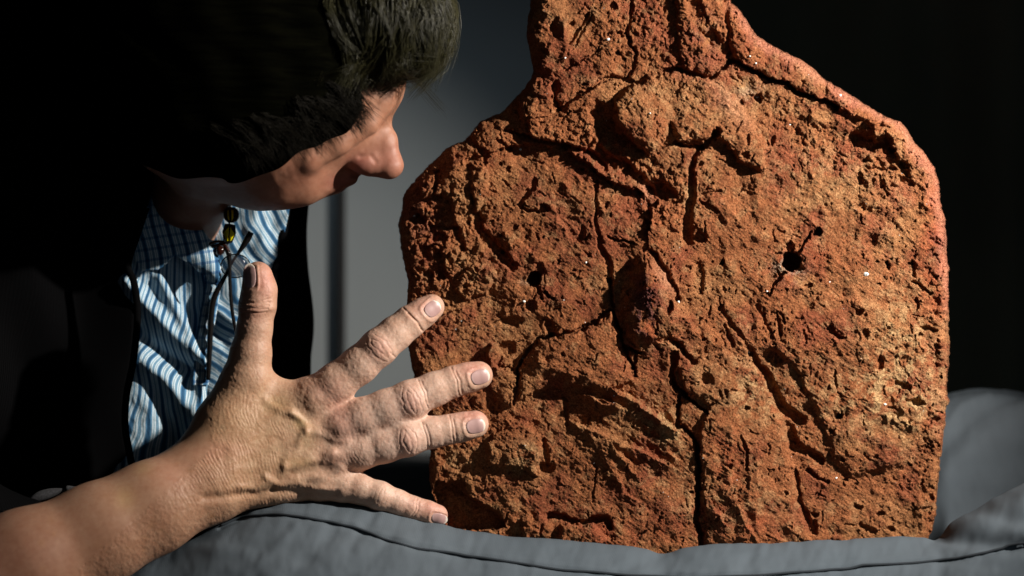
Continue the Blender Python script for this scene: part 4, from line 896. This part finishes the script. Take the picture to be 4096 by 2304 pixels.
for gi in range(90):                       # wisps that break up the hairline at the temple and cheek
    q = rs3.random(); s0 = proj_hair(np.array([930 + 560 * q + rs3.normal(0, 50), 560 - 190 * q ** 1.5 + rs3.normal(0, 40) - 40, -420.0]), 8)
    an = rs3.normal(0.62, 0.28); L_ = rs3.uniform(70, 170); dr = np.array([math.cos(an), math.sin(an), rs3.normal(0, .15)]); pts = [s0]
    for k in range(8): pts.append(proj_hair(pts[-1] + dr * L_ / 8, 10) if k < 5 else pts[-1] + dr * L_ / 8 + np.array([0, 2.0 * (k - 4), 0])); dr = dr + np.array([0.02, .05, 0])
    guides.append(np.array(pts))
nfr = len(guides) - 90; cutv = 0
for gi, g_ in enumerate(guides):
    if gi == nfr: cutv = (len(SV), len(SF), base)
    for k in range(20 if gi < len(guides) - 90 else 14):
        off = rs3.normal(0, 11, 3); wobp = rs3.uniform(0, 6.3); sp_ = np.linspace(0, 1, len(g_))[:, None]
        pts = g_ + off * (0.5 + 0.9 * sp_) + 5 * np.sin(sp_ * 7 + wobp) * rs3.normal(0, 1, 3) * 0.5
        if rs3.random() < 0.05: pts[-3:] += rs3.normal(0, 16, 3) * np.array([[.3], [.7], [1.2]])
        w3 = np.stack(PW(pts[:, 0], pts[:, 1], pts[:, 2]), 1); strand(w3, rs3.uniform(0.9, 1.9) * S)
hs = mesh_np("hair_strands", np.concatenate(SV[:cutv[0]]), np.array(SF[:cutv[1]]), M_HAIR, person); hs['kind'] = 'stuff'
hs = mesh_np("temple_wisps", np.concatenate(SV[cutv[0]:]), np.array(SF[cutv[1]:]) - cutv[2], M_WISP, person); hs['kind'] = 'stuff'
# ------------------------------------------------------------------ clothes
G_JACK = [
 (chain([(-700,2600,-260,330),(-560,2100,60,350),(-380,1500,420,400),(-120,1150,640,400),(420,1180,800,320),(820,1330,1050,300)]), 90, 90),
 ([ell((260,1750,900),(760,840,560)), ell((640,1330,800),(605,560,480))], 140, 140),
 (chain([(1120,760,740,112),(1140,1500,740,102),(1080,1900,760,110)]), 60, 60),
 ([ell((-160,620,560),(500,1100,420)), ell((380,760,480),(300,330,330))], 100, 160),
 (chain([(-420,1900,-60,190),(-150,2040,-90,150),(95,2105,-70,120)]), 60, 70)]
OPEN = [(640,560),(900,560),(1150,800),(1130,900),(1110,1020),(1080,1150),(1050,1400),(1040,1600),(900,1960),(560,1960),(528,1860),(512,1780),(498,1690),(505,1560),(530,1440),(545,1260),(530,1120),(510,1060),(530,980),(560,900),(600,800),(630,700)]
def jfield(X):
    d = field(X, G_JACK)
    wv = np.sin((X[0] * 0.9 + X[1] * 0.25) / 44 + np.sin(X[1] / 130)) * 6 + np.sin((X[0] - X[1]) / 90 + X[2] / 70) * 8
    d = d + wv
    pr = poly_sd(X[0], X[1], OPEN)                       # front opening, cut back to the shirt
    cut = np.minimum(pr, 760 - X[2])
    d = np.maximum(d, cut)
    arm = field(X, G_HAND[:1]) - 14                      # the sleeve ends above the forearm
    return np.maximum(d, -arm)
Pj, Fj = surface(jfield, (-1150, -560, -560), (1330, 2740, 1560), 14.0)
g, d_ = grad(jfield, Pj); Pj -= g * (np.clip(d_, -8, 8) / ((g * g).sum(1) + .3))[:, None] * 0.7
x, y, z = PW(Pj[:, 0], Pj[:, 1], Pj[:, 2]); jacket = mesh_np("cardigan", np.stack([x, y, z], 1), Fj, M_KNIT, person)
# thick edge band of the cardigan along the opening
eb = smooth_curve([(585,830,235),(545,950,225),(512,1060,218),(536,1130,215),(550,1260,215),(534,1440,215),(508,1570,222),(500,1690,230),(514,1790,240),(532,1880,255)], 10)
tv, tf = tube([P3(*p) for p in eb], 15 * S, 10); mesh_np("front_edge", tv, tf, M_KNIT, jacket)
eb = smooth_curve([(1150,780,470),(1136,900,450),(1118,1020,440),(1090,1150,430),(1060,1400,430),(1050,1600,450),(1000,1800,480)], 10)
tv, tf = tube([P3(*p) for p in eb], 20 * S, 10); mesh_np("front_edge", tv, tf, M_KNIT, jacket)
# cuff: ribbed end of the sleeve on the far side of the forearm
cu_ = []; 
for k in range(26):
    q = k / 25; cu_.append((118 + 190 * q, 2010 - 62 * q ** .6, -40 + 10 * math.sin(q * 3)))
for k in range(25):
    pass
M_CUFF = plain("ribbed_cuff_knit", (0.03, 0.03, 0.033), 0.95, var=0.5, scale=900)
tv, tf = tube([P3(*p) for p in cu_], [(4 + 17 * math.sin(math.pi * min(1, (k + 1) / 20.0) ** .8) if k < 20 else max(2, 17 - (k - 19) * 2.6)) * S for k in range(26)], 14); mesh_np("cuff", tv, tf, M_CUFF, jacket)
# ---- shirt
def sheet(name, f_uvw, na, nb, attrs_fn, mat, parent, thick=5):
    A_, B_ = np.meshgrid(np.linspace(0, 1, na), np.linspace(0, 1, nb), indexing='ij')
    Uq, Vq, Wq = f_uvw(A_, B_)
    top = np.stack(PW(Uq, Vq, Wq), -1).reshape(-1, 3); bot = np.stack(PW(Uq, Vq, Wq + thick), -1).reshape(-1, 3)
    i, j = np.meshgrid(np.arange(na - 1), np.arange(nb - 1), indexing='ij'); i = i.ravel(); j = j.ravel(); o_ = na * nb
    f1_ = np.stack([i * nb + j, i * nb + j + 1, (i + 1) * nb + j + 1, (i + 1) * nb + j], 1); f2_ = f1_[:, ::-1] + o_
    ed = []
    for k in range(na - 1): ed += [((k + 1) * nb, k * nb), (k * nb + nb - 1, (k + 1) * nb + nb - 1)]
    for k in range(nb - 1): ed += [(k, k + 1), ((na - 1) * nb + k + 1, (na - 1) * nb + k)]
    ed = np.array(ed); f3_ = np.stack([ed[:, 1], ed[:, 0], ed[:, 0] + o_, ed[:, 1] + o_], 1)
    at = attrs_fn(A_, B_, Uq, Vq); at = {k: ('F', np.concatenate([v.ravel()] * 2)) for k, v in at.items()}
    return mesh_np(name, np.concatenate([top, bot]), np.concatenate([f1_, f2_, f3_]), mat, parent, at)
def gl(U_, V_, pts, w):
    best = np.full(U_.shape, 1e9)
    for i in range(len(pts) - 1):
        dd, _, _ = seg_dist(U_, V_, *pts[i], *pts[i + 1]); best = np.minimum(best, dd)
    return np.exp(-(best / w) ** 2)
RE = np.array([(700,770),(760,800),(900,842),(1000,872),(1060,884),(1150,880),(1220,868),(1350,846),(1500,834),(1700,815),(1960,800),(2050,790)], float)
def shA(A_, B_):
    V_ = 960 + B_ * 1090; ur = np.interp(V_, RE[:, 0], RE[:, 1]); U_ = 440 + A_ * (ur - 440)
    V_ = V_ + A_ * 0
    W_ = 345 + 60 * ((U_ - 650) / 350) ** 2 + (V_ - 1300) * 0.03
    W_ -= 44 * gl(U_, V_, [(500,1120),(590,1230),(690,1330),(790,1430),(870,1490)], 34)
    W_ -= 26 * gl(U_, V_, [(640,1120),(700,1230),(760,1340),(820,1440)], 26)
    W_ += 30 * gl(U_, V_, [(560,1330),(640,1400),(740,1470),(850,1500)], 26)
    W_ -= 40 * gl(U_, V_, [(560,1440),(660,1520),(760,1640),(800,1760)], 40)
    W_ += 26 * gl(U_, V_, [(620,1560),(680,1700),(700,1900)], 34)
    W_ -= 30 * gl(U_, V_, [(830,1540),(770,1700),(720,1860)], 30)
    W_ += fbm(U_, V_, 90, 3, 501) * 10 + fbm(U_ * 1.5, V_ * .6, 30, 3, 505) * 3.0
    W_ += 10 * ss(0.93, 1, A_) - 8 * np.exp(-((A_ - 0.955) / 0.018) ** 2)
    return U_, V_, W_
def atA(A_, B_, U_, V_):
    sl = np.interp(U_, [300, 520, 700, 860], [-0.26, -0.22, 0.02, 0.16]); bend = -0.55 * (U_ - 560) * ss(1500, 1100, V_) * 0
    s = (U_ - sl * (V_ - 1500)) + 26 * gl(U_, V_, [(500,1120),(590,1230),(690,1330),(790,1430),(870,1490)], 46) - 20 * gl(U_, V_, [(560,1330),(640,1400),(740,1470),(850,1500)], 34) + 22 * gl(U_, V_, [(560,1440),(660,1520),(760,1640),(800,1760)], 52) + fbm(U_, V_, 160, 2, 511) * 16
    return {"s": s / 47.0, "s2": V_ / 40}
shirt = sheet("shirt", shA, 150, 300, atA, M_SHIRT, person)
def shB(A_, B_):
    V_ = 740 + B_ * 900; U_ = 780 + A_ * (np.interp(V_, [740,800,900,1050,1200,1640], [1165,1165,1145,1115,1085,1050]) - 780)
    W_ = 470 - 45 * np.sin(A_ * 2.2) + fbm(U_, V_, 120, 3, 521) * 14
    R_ = np.hypot(U_ - 1290, (V_ - 800) * 0.9); W_ += 9 * np.sin(R_ / 26 + fbm(U_, V_, 90, 2, 523) * 2) * ss(500, 300, R_)
    W_ -= 24 * gl(U_, V_, [(860,1230),(930,1290),(1010,1370)], 24) - 16 * gl(U_, V_, [(840,1300),(900,1380)], 20)
    return U_, V_, W_
def atB(A_, B_, U_, V_):
    R_ = np.hypot(U_ - 1300, (V_ - 770) * 0.92); lo_ = (V_ - 1100) * 0.86 - (U_ - 900) * 0.52 + 250; m_ = ss(1080, 1230, V_)
    s = (R_ * (1 - m_) + (lo_ + 150) * m_) + fbm(U_, V_, 110, 2, 531) * 14
    return {"s": s / 52.0, "s2": s * 0}
sheet("shirt_front", shB, 110, 200, atB, M_SHIRT, shirt)
# collar: folded leaf lying over the near front, points down
CT = np.array([(600,740),(660,790),(760,850),(815,925),(862,985),(884,1060)], float); CB = np.array([(520,960),(560,1085),(640,1075),(700,1020),(800,1085),(868,1150)], float)
def shC(A_, B_):
    x0, y0 = np.interp(A_, np.linspace(0, 1, 6), CT[:, 0]), np.interp(A_, np.linspace(0, 1, 6), CT[:, 1])
    x1, y1 = np.interp(A_, np.linspace(0, 1, 6), CB[:, 0]), np.interp(A_, np.linspace(0, 1, 6), CB[:, 1])
    U_ = x0 + (x1 - x0) * B_; V_ = y0 + (y1 - y0) * B_
    W_ = 290 - 34 * np.sin(B_ * 2.6) + 30 * (1 - A_) - 20 * A_ + fbm(U_, V_, 70, 3, 541) * 6
    e_ = ss(0.93, 1, np.maximum(B_, A_)); V_ = V_ + e_ * fbm(U_, V_, 9, 2, 543) * 5; U_ = U_ + e_ * fbm(V_, U_, 9, 2, 545) * 5
    return U_, V_, W_
sheet("collar", shC, 110, 70, lambda A_, B_, U_, V_: {"s": (U_ * 0.97 - V_ * 0.12 + 10 * np.sin(V_ / 60)) / 54.0, "s2": (V_ + U_ * .15) / 44.0}, M_COLLAR, shirt)
# placket band with its row of stitches pulled into puckers
def shP(A_, B_):
    V_ = 1070 + B_ * 470; ur = np.interp(V_, RE[:, 0], RE[:, 1]); U_ = ur - 62 + A_ * 66
    W_ = 322 + 12 * np.sin(V_ / 9 + A_ * 3) * 0.25 + fbm(U_, V_, 22, 2, 551) * 5 + 14 * A_ ** 4
    return U_, V_, W_
sheet("placket", shP, 24, 160, lambda A_, B_, U_, V_: {"s": (A_ * 66) / 54.0 + .1 + fbm(U_, V_, 30, 2, 553) * .05, "s2": V_ / 44.0}, M_COLLAR, shirt)
# buttons are out of view. ---- spectacles hanging on a beaded cord
gl_o = empty("eyeglasses", P3(900, 1000, 290), "folded dark rimmed eyeglasses hanging from a beaded cord at the shirt opening", "eyeglasses")
def tb(name, pts, r, mat, parent, n=8, sides=10):
    c = smooth_curve(pts, n); rr = np.interp(np.linspace(0, 1, len(c)), np.linspace(0, 1, len(r)), r) * S if isinstance(r, (list, tuple)) else r * S
    tv, tf = tube([P3(*p) for p in c], rr, sides); return mesh_np(name, tv, tf, mat, parent)
tb("temple", [(1004,928,250),(990,955,252),(972,985,258),(948,1020,266),(925,1055,275),(898,1110,285),(868,1165,292),(850,1215,296),(843,1290,300),(838,1400,304),(832,1520,310)], [13,15,11,6,6,9,12,13,13,12,10], M_BLACK, gl_o)
tb("temple", [(900,985,262),(914,1015,262),(918,1060,265),(920,1130,270),(926,1220,276),(936,1290,284),(948,1345,292)], [10,11,8,7.5,8,8,7], M_BLACK, gl_o)
rim = [(930 + 62 * math.cos(q) * 1.0, 1062 + 52 * math.sin(q) + 10 * math.cos(q), 272 + 26 * math.sin(q * 1)) for q in np.linspace(-2.5, 2.9, 26)]
lens_v = [P3(942, 1064, 274)] + [P3(942 + 54 * math.cos(q), 1064 + 42 * math.sin(q), 272 + 20 * math.sin(q)) for q in np.linspace(0, 6.283, 33)[:-1]]
rimp = [(942 + 58 * math.cos(q), 1064 + 46 * math.sin(q), 270 + 20 * math.sin(q)) for q in np.linspace(0, 6.283, 33)]
rimo = tb("rim", rimp, 3.2, M_BLACK, gl_o, 3, 8)
def lens(cx_, cy_, rx, ry, w0, tilt):
    vv = [tuple(P3(cx_ + rx * math.cos(q), cy_ + ry * math.sin(q), w0 + tilt * math.sin(q))) for q in np.linspace(0, 6.283, 33)[:-1]]; vb2 = [tuple(P3(cx_ + rx * math.cos(q), cy_ + ry * math.sin(q), w0 + 8 + tilt * math.sin(q))) for q in np.linspace(0, 6.283, 33)[:-1]]
    V_ = vv + vb2; F_ = []
    for k in range(1, 15): F_.append((k, k + 1, 31 - k, (32 - k) % 32)); F_.append((32 + k, 32 + (32 - k) % 32, 32 + 31 - k, 32 + k + 1))
    F_.append((0, 1, 31, 31)); 
    F_ = [f for f in F_ if len(set(f)) == 4]
    for k in range(32): k2 = (k + 1) % 32; F_.append((k2, k, 32 + k, 32 + k2))
    return mesh_np("lens", np.array(V_), np.array(F_), M_LENS, gl_o)
lens(942, 1064, 54, 42, 272, 20)
tb("hinge", [(908,1000,262),(914,1012,260),(921,1022,262)], [8,11,8], M_BLACK, gl_o)
cord = empty("eyeglass_cord", P3(915, 860, 270), "black cord with yellow glass beads hanging below the chin and holding the eyeglasses", "eyeglass cord")
tb("loop", [(915,974,258),(892,968,256),(868,966,262),(845,974,270),(838,984,276),(858,986,270),(884,976,262),(902,985,258),(914,1004,258)], [6,6,6,7,6,6,6,7,7], M_BROWN, cord)
tb("cord", [(915,975,262),(917,900,262),(921,830,262),(915,790,275),(880,740,300),(800,700,330)], 3.5, M_BLACK, cord)
def lathe(name, c, prof, sides, mat, parent, tilt=0.0, phase=0.0, smooth=True):
    V_, F_ = [], []
    for (h_, r_) in prof:
        for k in range(sides):
            q = 6.283185 * k / sides + phase; a_, b_ = r_ * math.cos(q), r_ * math.sin(q)
            V_.append(tuple(P3(c[0] + a_ * math.cos(tilt) - h_ * math.sin(tilt), c[1] + a_ * math.sin(tilt) + h_ * math.cos(tilt), c[2] + b_)))
    for i in range(len(prof) - 1):
        for k in range(sides): k2 = (k + 1) % sides; F_.append((i * sides + k, (i + 1) * sides + k, (i + 1) * sides + k2, i * sides + k2))
    return mesh_np(name, np.array(V_), np.array(F_), mat, parent, smooth=smooth)
b1 = lathe("bead", (926,859,262), [(-31,2),(-30,14),(-22,25),(-8,32),(8,32),(22,26),(31,14),(32,2)], 14, M_BLACK, cord, 0.06, smooth=False)
b2 = lathe("bead", (916,934,262), [(-39,2),(-37,24),(-4,32),(34,21),(40,12),(41,2)], 6, M_BLACK, cord, 0.14, 0.52, smooth=False)
b3 = lathe("bead", (880,1003,266), [(-20,2),(-19,14),(0,19),(19,12),(20,2)], 8, M_BROWN, cord, 0.5, smooth=False)
def inlay(parent, pts, w0):
    V_ = [tuple(P3(x_, y_, ww)) for (x_, y_, ww) in pts]; V2 = [tuple(P3(x_, y_, ww + 9)) for (x_, y_, ww) in pts]; n_ = len(pts); F_ = [(3, 2, 1, 0), (n_, n_ + 1, n_ + 2, n_ + 3)] + [(k, (k + 1) % 4, n_ + (k + 1) % 4, n_ + k) for k in range(4)]
    o = mesh_np("inlay", np.array(V_ + V2), np.array(F_), M_YEL, parent, smooth=False); return o
inlay(b1, [(909,843,233),(915,838,231),(917,884,231),(909,872,233)], 0); inlay(b1, [(925,838,228),(933,842,230),(934,872,230),(926,884,228)], 0)
inlay(b2, [(893,934,232),(916,905,229),(912,965,229),(904,958,232)], 0); inlay(b2, [(921,908,229),(939,938,232),(925,962,229),(917,966,228)], 0)
